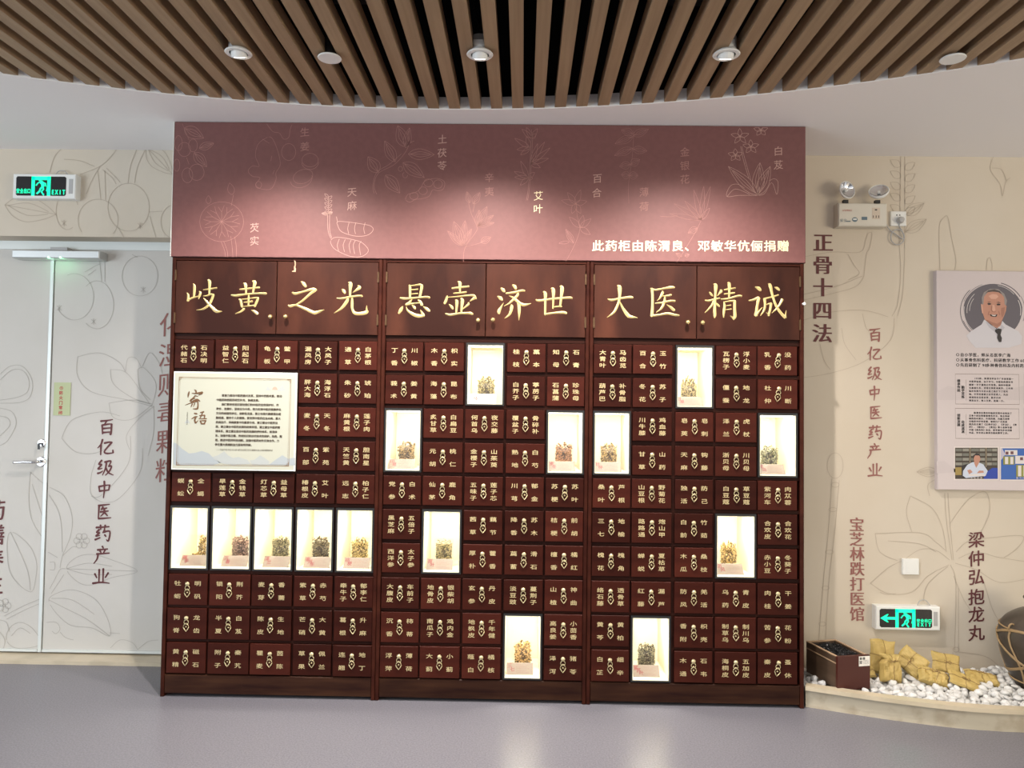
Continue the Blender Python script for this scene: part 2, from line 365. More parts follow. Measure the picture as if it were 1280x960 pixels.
# dark plenum above the slats (lid slightly larger than the hole)
pb = MB(); V = []
for a in angs:
    c, s_ = math.cos(a), math.sin(a)
    V += [(CX+CR*c, CY+CR*s_, H+.057), (CX+(CR+.05)*c, CY+(CR+.05)*s_, H+.057), (CX+(CR+.05)*c, CY+(CR+.05)*s_, H+.62)]
pb.add(V, [(3*i, 3*i+1, 3*((i+1) % na)+1, 3*((i+1) % na)) for i in range(na)] + [(3*i+1, 3*i+2, 3*((i+1) % na)+2, 3*((i+1) % na)+1) for i in range(na)] + [tuple(3*i+2 for i in range(na))])
pb.build('plenum', M_BLACK, ceil)
dk = MB()
for x in (-1.9, -.55, .9, 2.1): dk.box(x-.14, x+.14, -6, -.4, 3.02, 3.2)
for y in (-.75, -1.5, -2.4): dk.box(-3.4, 3.4, y-.05, y+.05, 2.95, 3.0)
dk.build('duct', M_DUCT, ceil)
dk = MB().tube([(.0, -.6, 3.2), (-.03, -.65, 2.9), (.004, -.70, 2.76)], .006)
dk.build('cable', M_DUCT, ceil)
# slats: one object each
px0 = .139; pitch = .0937; sw = .049
k0 = int((-3.3-px0)/pitch); k1 = int((3.2-px0)/pitch)
for k in range(k0, k1+1):
    x = px0+k*pitch
    dy = math.sqrt(max(CR**2-max(abs(x-sw/2-CX), abs(x+sw/2-CX))**2, 0))
    ye = CY+dy-.004
    yl = CY+math.sqrt(CR**2-(x-sw/2-CX)**2)-.004; yr = CY+math.sqrt(CR**2-(x+sw/2-CX)**2)-.004
    a = [(x-sw/2, -5.6, H+.003), (x+sw/2, -5.6, H+.003), (x+sw/2, yr, H+.003), (x-sw/2, yl, H+.003)]
    b = [(p[0], p[1], H+.060) for p in a]
    MB().add(a+b, [(0, 3, 2, 1), (4, 5, 6, 7), (0, 1, 5, 4), (1, 2, 6, 5), (2, 3, 7, 6), (3, 0, 4, 7)]).build('slat', M_SLAT, ceil)

# ---------------- downlights ----------------
def nearest_gap(x):
    k = round((x-px0)/pitch-.5); return px0+(k+.5)*pitch
for i, (x, y) in enumerate(LAMPS):
    pos = ['leftmost', 'middle', 'right-hand'][i]
    t = thing('downlight', f'small white tilting downlight hanging between slats, the {pos} one of three', 'downlight', (x, y, H), 'white downlights between the ceiling slats')
    MB().lathe([(.034, 0), (.047, 0), (.050, .003), (.047, .007), (.034, .005), (.034, 0)], (x, y, H-.012), caps=False).build('rim', M_WHITEP, t, smooth=False)
    Mr = Matrix.Rotation(R(28), 3, 'X')
    MB().lathe([(.024, -.016), (.029, -.016), (.030, .03), (.026, .05), (.0, .052)], (x, y+.004, H-.004), M=Mr, n=20).build('lamp_head', M_WHITEP, t, smooth=False)
    MB().lathe([(.036, .0), (.036, .06), (.0, .062)], (x, y, H-.006), n=20, caps=False).build('housing', M_GREYP, t)
    l = bpy.data.lights.new('downlight_lamp', 'SPOT'); l.energy = 92; l.color = (1.0, .92, .87); l.spot_size = R(108); l.spot_blend = 1.0; l.shadow_soft_size = .018
    o = bpy.data.objects.new('downlight_lamp', l); C.objects.link(o); o.location = (x, y+.012, H-.032)
    o.rotation_euler = (R(20), 0, 0)
    l = bpy.data.lights.new('downlight_spill', 'SPOT'); l.energy = 46; l.color = (1.0, .91, .79); l.spot_size = R(156); l.spot_blend = .85; l.shadow_soft_size = .018
    o = bpy.data.objects.new('downlight_spill', l); C.objects.link(o); o.location = (x, y+.012, H-.032)
    MB().lathe([(.0, 0), (.020, .001), (.0, .002)], (x, y+.012, H-.021), M=Mr, n=16).build('lamp_glass', M_LEDW, t)
for i, (u, v) in enumerate(((412, 73), (1191, 74))):
    x, y = onz(u, v, H-.01)
    t = thing('ceiling_speaker', ['flat round white disc below slats, between the left and middle downlights', 'flat round white disc below slats near the right end of the ceiling'][i], 'ceiling speaker', (x, y, H), 'round white discs under the slats')
    MB().lathe([(.0, 0), (.043, 0), (.045, .003), (.043, .006), (.0, .006)], (x, y, H-.012)).build('cover', M_WHITEP, t)
    MB().lathe([(.020, 0), (.022, .07), (0, .071)], (x, y, H-.006), n=14).build('stem', M_MATBLK, t)

# ================= CABINETS =================
ROWS = [(1.645, 1.509), (1.492, 1.354), (1.337, 1.200), (1.181, 1.043), (1.027, .890), (.873, .733), (.717, .579), (.560, .417), (.404, .262), (.249, .105)]
COLS = [[(-1.447, -1.264), (-1.256, -1.066), (-1.061, -.873), (-.865, -.686), (-.678, -.500)],
        [(-.462, -.286), (-.280, -.096), (-.088, .092), (.101, .281), (.288, .463)],
        [(.503, .678), (.684, .867), (.881, 1.057), (1.066, 1.254), (1.260, 1.442)]]
EDGE = [(-1.470, -.483), (-.4815, .4815), (.4835, 1.470)]
CABL = ['tall dark red apothecary cabinet at the left, carrying the framed plaque', 'tall dark red apothecary cabinet standing in the middle of the three', 'tall dark red apothecary cabinet at the right, next to the pebble bed']
STROKES = {
 (226, 330): [[(168,262,10),(182,300,36),(180,380,34),(172,450,24)],[(85,385,14),(100,420,30),(95,495,34)],[(95,480,30),(150,455,24),(235,430,18)],[(245,365,14),(262,385,34),(250,425,30),(238,468,10)],
  [(300,345,12),(380,335,26),(440,325,20),(480,320,22)],[(365,212,24),(385,240,44),(382,320,30),(378,410,24)],[(300,430,12),(350,422,22),(400,405,24),(440,415,34)],[(435,410,34),(410,480,34),(370,550,32),(300,600,26),(210,615,10)],[(305,455,10),(345,500,30),(400,560,36),(460,620,44),(500,635,34),(552,632,8)],
  [(785,340,16),(850,335,26),(960,322,22),(1050,312,28)],[(835,258,16),(862,275,42),(868,340,28),(870,410,22)],[(955,228,16),(985,245,48),(975,310,34),(960,400,22)],[(675,415,22),(740,420,32),(880,402,24),(1040,392,26),(1140,395,32)],[(775,470,16),(800,490,34),(812,560,30),(822,580,20)],[(790,478,16),(900,462,18),(1010,450,24),(1035,460,30)],[(1030,462,30),(1010,510,34),(985,570,26)],[(905,415,18),(905,470,28),(900,560,20)],[(840,512,14),(895,508,24),(955,500,24)],[(825,565,14),(900,562,20),(980,552,22)],[(845,595,34),(800,635,26),(728,665,10)],[(940,615,10),(985,635,36),(1025,665,40)]],
 (350, 330): [[(280,235,14),(315,260,44),(345,305,30)],[(165,380,22),(205,395,34),(310,370,26),(430,335,38),(485,348,30)],[(470,350,40),(400,400,34),(300,490,28),(215,545,22)],[(110,550,18),(140,560,38),(210,550,28),(320,590,36),(440,645,44),(490,645,40),(588,612,10)],
  [(912,245,14),(940,265,52),(935,350,34),(935,440,26)],[(825,335,14),(850,360,42),(868,392,24)],[(1040,290,20),(1060,315,44),(1010,355,26),(970,383,8)],[(760,455,16),(820,460,26),(930,440,26),(1050,425,26),(1098,430,26)],[(905,460,30),(890,500,42),(820,590,32),(720,658,10)],[(962,455,24),(962,520,36),(965,600,32),(1000,655,40),(1080,660,44),(1150,645,46),(1172,625,20)],[(1158,650,34),(1155,600,22),(1157,555,8)]],
 (490, 330): [[(225,282,16),(240,310,34),(240,450,28)],[(235,290,14),(300,285,20),(370,275,28),(405,290,30)],[(400,285,36),(388,360,34),(370,445,28)],[(250,345,12),(345,338,20)],[(250,402,12),(345,393,20)],[(108,452,20),(170,462,30),(330,450,24),(460,440,28),(502,450,28)],[(265,470,12),(240,505,30),(190,540,30)],[(185,545,28),(270,530,24),(360,518,18)],[(345,480,12),(375,500,34),(402,550,36)],[(145,565,14),(118,610,44),(92,662,24)],[(190,570,10),(210,620,26),(280,670,40),(350,692,46),(430,690,30)],[(425,685,34),(400,650,30),(378,610,8)],[(265,550,12),(295,575,36),(310,600,24)],[(418,570,14),(465,600,40),(500,630,30)],
  [(878,235,14),(905,255,44),(905,320,28),(908,390,22)],[(800,325,24),(900,312,28),(1025,298,26)],[(820,392,16),(910,385,22),(990,375,26)],[(738,425,16),(722,480,34),(700,530,28)],[(745,445,14),(880,435,20),(1040,418,26),(1095,425,32),(1122,465,16)],[(1105,450,40),(1075,470,30),(1040,498,8)],[(845,480,16),(865,500,42),(862,580,30),(855,660,22)],[(915,462,16),(938,485,46),(930,570,32),(925,655,24)],[(762,540,14),(795,570,36),(812,602,22)],[(1015,515,16),(1020,535,30),(970,580,20),(935,610,6)],[(712,662,20),(780,678,30),(900,660,26),(1030,655,34),(1075,670,30)]],
 (612, 330): [[(150,322,16),(180,345,44),(198,372,24)],[(105,430,16),(145,455,48),(168,485,24)],[(128,665,26),(125,625,44),(155,570,24),(185,518,8)],[(305,280,18),(335,300,44),(352,335,26)],[(220,392,24),(320,380,30),(420,355,30),(468,358,26)],[(380,390,26),(370,420,34),(320,470,32),(260,525,24),(195,562,8)],[(258,425,10),(320,455,32),(400,520,38),(460,545,40),(552,528,8)],[(290,545,20),(295,570,42),(280,640,34),(250,690,26),(200,725,8)],[(368,525,16),(390,550,42),(395,640,34),(390,750,8)],
  [(618,475,18),(660,488,32),(850,465,26),(1060,450,30),(1100,458,24)],[(715,370,16),(742,395,44),(742,500,30),(740,680,28)],[(735,672,30),(850,655,26),(980,645,36),(1025,660,28)],[(818,325,16),(848,345,48),(850,450,30),(845,595,20)],[(938,298,16),(965,320,50),(955,440,34),(940,570,24)],[(850,575,14),(910,568,20),(960,568,20)]],
 (750, 330): [[(102,465,14),(150,482,30),(260,462,26),(390,442,34),(438,450,26)],[(230,290,18),(260,315,56),(262,420,36),(245,520,32),(200,620,34),(150,675,24),(95,715,8)],[(262,500,12),(300,580,30),(360,670,48),(400,700,44),(500,720,10)],
  [(678,330,24),(740,345,26),(860,325,26),(950,310,36),(992,315,22)],[(695,330,36),(700,450,34),(698,600,36),(690,700,38)],[(685,690,34),(780,680,28),(900,660,32),(1000,680,32),(1055,688,20)],[(830,360,14),(832,385,38),(800,450,24),(762,490,8)],[(830,430,14),(890,425,24),(950,412,28)],[(738,525,20),(830,515,26),(940,492,28),(1002,495,26)],[(865,440,22),(858,500,32),(820,590,28),(750,645,8)],[(890,545,10),(945,580,34),(990,620,36)]],
 (870, 330): [[(180,375,16),(200,400,30),(222,428,16)],[(320,345,14),(335,362,38),(305,400,22),(285,425,8)],[(120,485,16),(170,490,28),(250,470,24),(315,455,22)],[(235,270,16),(262,290,50),(258,400,30),(250,560,36),(250,680,40),(248,720,14)],[(240,490,28),(210,550,26),(160,610,20),(120,650,8)],[(265,520,14),(290,545,28),(312,568,20)],[(375,345,16),(440,335,22),(525,320,22)],[(375,402,16),(440,395,22),(515,385,22)],[(420,250,14),(442,270,42),(442,380,28),(440,460,22)],[(335,470,20),(430,462,24),(560,425,28),(608,430,22)],[(372,505,16),(380,560,32),(372,640,32),(368,715,14)],[(370,510,14),(450,495,22),(510,490,30)],[(515,490,38),(515,600,38),(518,700,42),(500,745,14)],[(500,725,34),(478,708,20),(455,692,8)],[(390,560,12),(465,550,18)],[(390,612,14),(470,602,18)],
  [(792,308,16),(835,325,46),(862,355,30)],[(705,488,18),(760,478,28),(830,450,36)],[(835,450,46),(815,560,36),(800,690,46)],[(800,685,36),(845,625,22),(885,578,8)],[(900,465,20),(1000,445,24),(1100,412,20)],[(915,465,40),(920,560,30),(900,630,28),(858,690,8)],[(930,545,14),(970,532,22),(1005,530,34)],[(1000,525,38),(990,600,32),(968,690,28)],[(970,675,28),(935,650,8)],[(965,262,16),(990,290,44),(1015,400,32),(1060,540,34),(1120,640,38),(1190,715,44)],[(1190,715,36),(1195,670,20),(1203,618,6)],[(1150,470,40),(1110,550,28),(1060,610,24),(1010,655,8)],[(1048,310,14),(1085,325,36),(1112,352,24)]]}
DOOR_KEYS = [[(226, 330), (350, 330)], [(490, 330), (612, 330)], [(750, 330), (870, 330)]]
KNOBS = [[(337, 395.5), (356, 395.5)], [(597.5, 400), (616, 399.5)], [(860.5, 402.5), (879, 403)]]
# drawer pull mesh: dome knob over two linked rings and a pointed drop
pm = MB()
pm.lathe([(.0085, 0), (.0092, -.003), (.0072, -.007), (.003, -.009), (.0, -.0095)], (0, -.001, .0225), axis='y', n=14)
def ringpts(cx, cz, r, n=14, yy=-.004): return [(cx+r*math.cos(2*math.pi*i/n), yy, cz+r*math.sin(2*math.pi*i/n)) for i in range(n)]
pm.tube(ringpts(0, .006, .0092), .0017, 5, True)
pm.tube([(0, -.006, .003), (-.009, -.006, -.006), (-.0115, -.006, -.014), (-.007, -.006, -.023), (0, -.006, -.032), (.007, -.006, -.023), (.0115, -.006, -.014), (.009, -.006, -.006)], .0020, 5, True)
pm.lathe([(.0035, 0), (.003, -.003), (0, -.004)], (0, -.004, -.013), axis='y', n=8)
pull0 = pm.build('pull_template', M_BRASS, smooth=True); PULL = pull0.data; PULL.name = 'drawer_pull'; bpy.data.objects.remove(pull0)
kb = MB().lathe([(.004, 0), (.004, -.012), (.0095, -.016), (.0105, -.022), (.008, -.028), (.003, -.031), (.0, -.0315)], (0, 0, 0), axis='y', n=16)
kb0 = kb.build('knob_template', M_BRASSD, smooth=True); KNOB = kb0.data; KNOB.name = 'knob'; bpy.data.objects.remove(kb0)
NICHES = [[(0, 5), (1, 5), (2, 5), (3, 5), (4, 5)], [(2, 0), (0, 2), (4, 2), (1, 5), (3, 8)], [(2, 0), (0, 2), (4, 2), (3, 5), (1, 8)]]
niche_list = []
for c in range(3):
    x0, x1 = EDGE[c]
    cab = thing('apothecary_cabinet', CABL[c], 'cabinet', ((x0+x1)/2, .19, 0), 'apothecary cabinets in a row')
    BK = .385
    for sx0, sx1 in ((x0, x0+.017), (x1-.017, x1)):
        MB().cbox(sx0, sx1, -.003, BK, 0, 2.03).build('side_panel', M_WOOD, cab)
    MB().box(x0+.017, x1-.017, .0, BK, 2.017, 2.03).build('top_panel', M_WOOD, cab)
    MB().box(x0+.017, x1-.017, BK-.01, BK, .1, 2.017).build('back_panel', M_GAP, cab)
    MB().cbox(x0+.017, x1-.017, .001, .03, .014, .100).build('plinth', M_PLINTH, cab)
    # doors
    xm = (x0+x1)/2
    for s in (0, 1):
        a, b = (x0+.019, xm-.0015) if s == 0 else (xm+.0015, x1-.019)
        dmb = MB().cbox(a, b, -.001, .018, 1.674, 2.014, .002)
        door = dmb.build('door', M_DOOR, cab)
        ku, kv = KNOBS[c][s]; kx, kz = ony(ku, kv, -.03)
        put('knob', KNOB, door, (kx, -.001, kz))
        for hz in (1.745, 1.945):
            hx = a if s == 0 else b
            MB().box(hx-.004, hx+.004, -.0045, 0, hz-.024, hz+.024).tube([(hx, -.0055, hz-.025), (hx, -.0055, hz+.025)], .0022, 6).build('hinge', M_HINGE, door)
        key = DOOR_KEYS[c][s]; st = MB()
        def tf(u, v, key=key):
            X, Z = ony(key[0]+u/10.667, key[1]+v/10.667, -.001); return X, Z, 1
        for S in STROKES[key]: brush(st, S, tf, -.0014, .0035)
        st.build('lettering', M_GOLD, door)
        if (c, s) == (0, 1):
            cp = [ony(u, v, -.001) for u, v in ((367.8, 326), (369.4, 326), (370.0, 331), (369.3, 334), (370.2, 336), (369.6, 340), (365, 339.8), (365.5, 338.6), (367.8, 338), (367.5, 334), (368.6, 331))]
            MB().poly([(p[0], -.0016, p[1]) for p in cp][::-1]).build('paint_chip', M_BOXE, door)
    # rails and dividers
    zr = [(1.672, 1.647)] + [(ROWS[i][1]-.001, ROWS[i+1][0]+.001) for i in range(9)]
    op = {}
    for (col, row) in NICHES[c]: op[(col, row)] = 1
    for i, (zt, zb) in enumerate(zr):
        seg = []
        for k in range(5):
            if (k, i-1) in op: continue      # rail crosses a niche
            a = COLS[c][k][0]-.005 if k else x0+.017
            b = COLS[c][k][1]+.005 if k < 4 else x1-.017
            if seg and abs(seg[-1][1]-a) < .012: seg[-1][1] = b
            else: seg.append([a, b])
        for a, b in seg:
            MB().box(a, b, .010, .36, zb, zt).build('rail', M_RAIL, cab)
    for k in range(4):
        xa, xb = COLS[c][k][1]+.0006, COLS[c][k+1][0]-.0006
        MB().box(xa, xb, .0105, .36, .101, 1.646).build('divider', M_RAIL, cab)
    # drawers
    for r in range(10):
        for k in range(5):
            t = GRID[c][r][k]
            if not t: continue
            a, b = COLS[c][k]; zt, zb = ROWS[r]
            yo = random.uniform(-.004, .003); a += random.uniform(0, .0015); b -= random.uniform(0, .0015); zb += random.uniform(0, .0015); zt -= random.uniform(0, .0015)
            org = ((a+b)/2, yo, (zt+zb)/2)
            m = MB().cbox(a, b, yo, yo+.018, zb, zt, .0022).box(a+.008, b-.008, yo+.018, .30, zb+.006, zt-.03)
            dr = m.build('drawer', M_DRAW, cab, org)
            cx_, cz_ = (a+b)/2, (zt+zb)/2
            tilt = R(10) if (c, r, k) in ((2, 0, 4), (2, 1, 4), (2, 9, 4)) else R(random.uniform(-2, 2))
            dp_ = put('drawer_pull', PULL, dr, (cx_, yo, cz_+.002), (0, tilt, 0)); dp_.scale = (1.12, 1, 1.10)
            L = MB(); lt, rt = t.split(' ')
            for side, w in ((-1, lt), (1, rt)):
                zs = [.029, -.030] if len(w) == 2 else [.030, 0, -.030]
                for ch, dz in zip(w, zs): L.glyph(ch, cx_+side*.0465, cz_+dz, yo-.0006, .0235, sx=1.38, bold=.014)
            L.build('lettering', M_GOLDT, dr, org)
    # lit display cases
    for (k, r) in NICHES[c]:
        a, b = COLS[c][k]; zt, zb = ROWS[r][0], ROWS[r+1][1]
        cs = MB().box(a+.001, a+.0085, -.001, .02, zb, zt).box(b-.0085, b-.001, -.001, .02, zb, zt).box(a+.0085, b-.0085, -.001, .02, zt-.0095, zt).box(a+.0085, b-.0085, -.001, .02, zb, zb+.0065)
        dc = cs.build('display_case', M_MATBLK, cab)
        ia, ib, iz, it = a+.0087, b-.0087, zb+.0068, zt-.0097
        D = .27
        lin = MB().box(ia, ib, D, D+.004, iz, it).box(ia, ia+.003, .001, D, iz, it).box(ib-.003, ib, .001, D, iz, it).box(ia+.003, ib-.003, .001, D, it-.003, it).box(ia+.003, ib-.003, .001, D, iz, iz+.003)
        lin.build('lining', M_NICHE, dc)
        MB().box(ia+.0031, ib-.0031, .030, .042, it-.007, it-.0031).build('led_strip', M_LEDW, dc)
        MB().box(ia, ib, -.0006, .0006, iz, it).build('glass_pane', M_GLASS, dc)
        l = bpy.data.lights.new('case_lamp', 'AREA'); l.shape = 'RECTANGLE'; l.size = (ib-ia)*.8; l.size_y = .03; l.energy = 1.25; l.color = (1, .94, .80)
        o = bpy.data.objects.new('case_lamp', l); C.objects.link(o); o.location = ((ia+ib)/2, .06, it-.012); o.rotation_euler = (R(14), 0, 0)
        niche_list.append((c, k, r, (ia+ib)/2, iz+.003, ia, ib))

# ---------------- herb bags and cards in the lit cases ----------------
DESC = [('pale yellow twisted root pieces', 'leftmost case of the row of five'), ('brown twig shavings', 'second case of the row of five'), ('grey-green chopped stems', 'third case of the row of five'), ('dark speckled chips', 'fourth case of the row of five'), ('golden root slices', 'rightmost case of the row of five'),
 ('greenish yellow peel pieces', 'top case of the middle cabinet'), ('brown knobbly root lumps', 'left case of the middle cabinet, below plain drawers'), ('orange-brown tuber slices', 'right-edge case of the middle cabinet'), ('fine grey-brown seeds', 'middle cabinet case at mid height, second column'), ('tan root chunks', 'lowest case of the middle cabinet'),
 ('upright pale twigs', 'top case of the right cabinet'), ('folded bark strips', 'left-edge case of the right cabinet'), ('grey-green crushed leaf', 'right-edge case of the right cabinet'), ('long curling golden roots', 'right cabinet case at mid height, fourth column'), ('dark dried leaves', 'lowest case of the right cabinet')]
HC = [('caa050', 'e0c078'), ('8a6a50', 'b09080'), ('8f8560', 'b8ac80'), ('5a4c38', '9a8a68'), ('c8a050', 'e6cc84'), ('9a8850', 'c8b880'), ('7a6040', 'b89a68'), ('a86a38', 'd8a070'), ('8a8058', 'b8a878'), ('b08848', 'e0b878'),
      ('a08a58', 'cbb884'), ('9a7a48', 'd8b878'), ('7a7858', 'a8a47c'), ('b88e48', 'e2c27c'), ('6a6248', '989070')]
M_BAG = bpy.data.materials.new('clear_bag'); M_BAG.use_nodes = True
_nt = M_BAG.node_tree; _nt.nodes.clear()
_o = _nt.nodes.new('ShaderNodeOutputMaterial'); _mx = _nt.nodes.new('ShaderNodeMixShader'); _tr = _nt.nodes.new('ShaderNodeBsdfTransparent'); _gl = _nt.nodes.new('ShaderNodeBsdfGlossy')
_gl.inputs['Roughness'].default_value = .15; _mx.inputs[0].default_value = .08
_nt.links.new(_tr.outputs[0], _mx.inputs[1]); _nt.links.new(_gl.outputs[0], _mx.inputs[2]); _nt.links.new(_mx.outputs[0], _o.inputs[0])
rng = random.Random(3)
LONG = {10: 3.2, 13: 2.6, 4: 1.3, 1: 1.2, 11: 1.6}
for i, (c, k, r, xc, zf, ia, ib) in enumerate(niche_list):
    what, where = DESC[i]
    y = .12; w, h = .084, .122
    t = thing('herb_bag', f'bag of {what}, {where}', 'herb bag', (xc, y, zf), 'herb bags in the lit display cases')
    m1 = mat('herb_'+str(i), tuple(q_*.17 for q_ in s2l(HC[i][0])), .8, spec=.1, noise=((150, 150, 150), tuple(q_*1.0 for q_ in s2l(HC[i][1])), 2, .42, .60))
    hb = MB(); hb.box(xc-w*.5+.006, xc+w*.5-.006 if i else xc+w*.5-.01, y-.003, y+.003, zf+.004, zf+h*(.86 if i else .35)); lk = LONG.get(i, 1.0); n = int(520/(lk**1.3)) if i != 8 else 700
    sz = .0055 if i != 8 else .0028
    if i in (6, 9): sz = .010; n = 90
    for q in range(n):
        u = rng.uniform(-.5, .5); v = rng.random()
        if i == 0 and (u < -.25+.5*v*.6): continue
        hh = h*(1.0-.5*u*u+.05*math.sin(u*17+i))
        M = Matrix.Translation((xc+u*(w-.006*lk), y+rng.uniform(-.010, .010)*(1-abs(2*u)**3*.5), zf+.005+v*hh)) @ Euler((rng.uniform(-.5, .5), rng.uniform(-1, 1)*(.35 if lk > 2 else 3.1), rng.uniform(0, 3)), 'XYZ').to_matrix().to_4x4()
        if lk > 2: hb.box(-sz*.35, sz*.35, -sz*.3, sz*.3, -sz*lk, sz*lk, M)
        else: hb.box(-sz*.35, sz*.35, -sz*.25, sz*.25, -sz*.7*lk, sz*.7*lk, M)
    hb.build('herb_pieces', m1, t, kind='stuff')
    bg = MB(); V = []; nx, nz = 8, 5
    for s in (-1, 1):
        for a in range(nx+1):
            for b in range(nz+1):
                uu, vv = a/nx*2-1, b/nz*2-1
                V.append((xc+uu*(w/2+.004), y+s*(.002+.016*(1-uu**4)*(1-abs(vv)**6)*(1-.5*(vv > .5))), zf+.001+(vv+1)/2*(h+.008)))
    o2 = (nx+1)*(nz+1)
    fs = []
    for a in range(nx):
        for b in range(nz):
            q = a*(nz+1)+b; fs += [(q, q+nz+1, q+nz+2, q+1), (q+o2, q+1+o2, q+nz+2+o2, q+nz+1+o2)]
    bg.add(V, fs); bg.build('clear_wrap', M_BAG, t, smooth=True)
    lt = MB(); nm = CARD_NAMES[i]
    if i not in (0, 10, 13, 4):
        for q, ch in enumerate(nm): lt.glyph(ch, xc-.002+.003*(q % 2), zf+.078-.020*q, y-.0200, .017, bold=.02)
        lt.build('lettering', M_INK, t)
    # card leaning on the case floor
    cw, chh = .122, .056
    xk = xc-.012 if c else xc+.002
    if i in (10, 13): xk = xc-.012
    Mx = Matrix.Translation((xk, .035, zf+.0008)) @ Matrix.Rotation(R(-38), 4, 'X')
    cm = M_CARDW if i == 5 else M_CARD
    ct = thing('herb_card', f'{"white" if i == 5 else "pink"} name card, {where}', 'card', (xk, .035, zf), 'name cards in the lit display cases')
    MB().box(-cw/2, cw/2, 0, .001, 0, chh, Mx).build('card', cm, ct)
    l1 = MB()
    for q, ch in enumerate(nm): l1.glyph(ch, -.046+.012*q, .042-.017*q*(2/len(nm)), -.0006, .022, shear=.12, M=Mx, bold=.02)
    l1.build('name_lettering', M_CINK, ct)
    l2 = MB(); l2.text('产地性味归经 功效主治', -.014, .046, -.0006, .0062, M=Mx); l2.text('用于清热解毒活血', -.014, .037, -.0006, .0062, M=Mx)
    l2.text('煎服适量干品功效止痛', -.014, .029, -.0006, .0062, M=Mx); l2.text('主治清热活血用于', -.014, .0185, -.0006, .0062, M=Mx); l2.text('性味归经煎服适量解毒', -.014, .0105, -.0006, .0062, M=Mx)
    l2.build('small_lettering', M_CINK2, ct)

# ================= HEADER BOARD =================
hb = thing('header_board', 'wide dusty red printed board above the three cabinets, reaching the ceiling', 'sign board', (0, .19, 2.031))
bd = MB().cbox(-1.474, 1.474, -.010, .385, 2.031, 2.668, .002).build('board', M_RED, hb)
MB().box(-1.4765, -1.4742, -.012, .385, 2.031, 2.668).build('edge_strip', M_WHITEP, hb)
YB = -.0105
def ell(cx, cy, rx, ry, rot=0, a0=0, a1=360, n=26):
    c, s_ = math.cos(R(rot)), math.sin(R(rot)); out = []
    for i in range(n+1):
        a = R(a0+(a1-a0)*i/n); x, y = rx*math.cos(a), ry*math.sin(a); out.append((cx+x*c-y*s_, cy+x*s_+y*c))
    return out
def leaf(a, b, w, vein=True):
    ax, ay = a; bx, by = b; dx, dy = bx-ax, by-ay; nx, ny = -dy, dx; l = math.hypot(dx, dy) or 1; nx /= l; ny /= l
    L = []
    for s_ in (-1, 1):
        L.append(spline([a, (ax+dx*.18+nx*w*.36*s_, ay+dy*.18+ny*w*.36*s_), (ax+dx*.45+nx*w*.5*s_, ay+dy*.45+ny*w*.5*s_), (ax+dx*.78+nx*w*.28*s_, ay+dy*.78+ny*w*.28*s_), b]))
    if vein:
        L.append([(ax, ay), (bx, by)])
        for q in (-1, 1): L.append(spline([(ax+dx*.06, ay+dy*.06), (ax+dx*.45+nx*w*.24*q, ay+dy*.45+ny*w*.24*q), (ax+dx*.85+nx*w*.05*q, ay+dy*.85+ny*w*.05*q)], 4))
    return L
def sp(*p): return [spline(list(p))]
LW = .62
def draw(name, mtl, parent, y, ox, oy, s, lines, w=.0032):
    mb = MB()
    for ln in lines:
        ribbon(mb, [ony(ox+p[0]/s, oy+p[1]/s, y) for p in ln], w*LW, y)
    return mb.build(name, mtl, parent)
Lb = [ell(97,222,37,42), ell(148,198,26,38), ell(115,375,32,44), ell(170,357,44,48), ell(62,185,22,45), ell(52,315,18,36)]
Lb += leaf((95,95),(212,155),70)+leaf((185,215),(272,185),45)+leaf((155,240),(230,325),60)+sp((85,70),(110,130),(125,165))+sp((110,270),(125,310))
draw('line_drawing', M_REDL, hb, YB-.0004, 210, 140, 4.74, Lb)
Lb = [spline([(590,150),(535,190),(518,260),(540,320),(500,320),(475,350),(500,380),(545,390),(520,430),(550,455),(610,455),(640,400),(640,360),(665,310),(650,230),(620,160)], 6, True), ell(715,237,42,50), ell(842,285,48,40), ell(842,298,50,42,0,0,180), ell(800,382,60,40,-20), ell(790,398,66,48,-20,0,190), ell(537,432,18,20)]
Lb += sp((585,70),(620,115),(660,125),(685,160),(715,150),(725,100),(735,75))+sp((560,160),(600,185))+sp((610,290),(615,260))+sp((620,370),(630,345))
draw('line_drawing', M_REDL, hb, YB-.0004, 210, 140, 4.74, Lb, .0026)
Lb = [ell(318,650,130,118)]
for a in range(0, 360, 30):
    Lb += [[(318, 650), (318+62*math.cos(R(a)), 650+58*math.sin(R(a))), (318+110*math.cos(R(a+8)), 650+98*math.sin(R(a+8)))], [(318+62*math.cos(R(a)), 650+58*math.sin(R(a))), (318+100*math.cos(R(a-12)), 650+90*math.sin(R(a-12)))]]
Lb += leaf((380,490),(365,420),40, False)+leaf((240,545),(240,495),30, False)+sp((315,770),(335,820),(340,860))+sp((330,765),(350,820),(355,860))+sp((372,735),(380,800),(385,860))+sp((395,740),(405,800),(405,860))+sp((375,555),(388,490))
draw('line_drawing', M_REDL, hb, YB-.0004, 210, 140, 4.74, Lb, .0026)
Lb = sp((945,600),(948,700),(965,750))+sp((958,600),(958,700),(970,745))
for q in range(9): Lb += leaf((950, 600-q*12), (950+(22 if q % 2 else -22), 588-q*13), 14, False)
Lb += leaf((950,605),(910,600),18)+leaf((952,605),(975,592),18)
Lb += [spline([(965,760),(1000,742),(1090,755),(1150,775),(1187,820),(1150,855),(1080,855),(1000,820),(970,790)], 6, True), spline([(1005,650),(1050,650),(1140,662),(1200,675),(1215,700),(1180,730),(1110,735),(1030,710),(1005,670)], 6, True)]
for x in (1005, 1040, 1075, 1100, 1135): Lb += sp((x+10, 752+(x-1005)*.1), (x-2, 790), (x+6, 822+(x-1005)*.2))
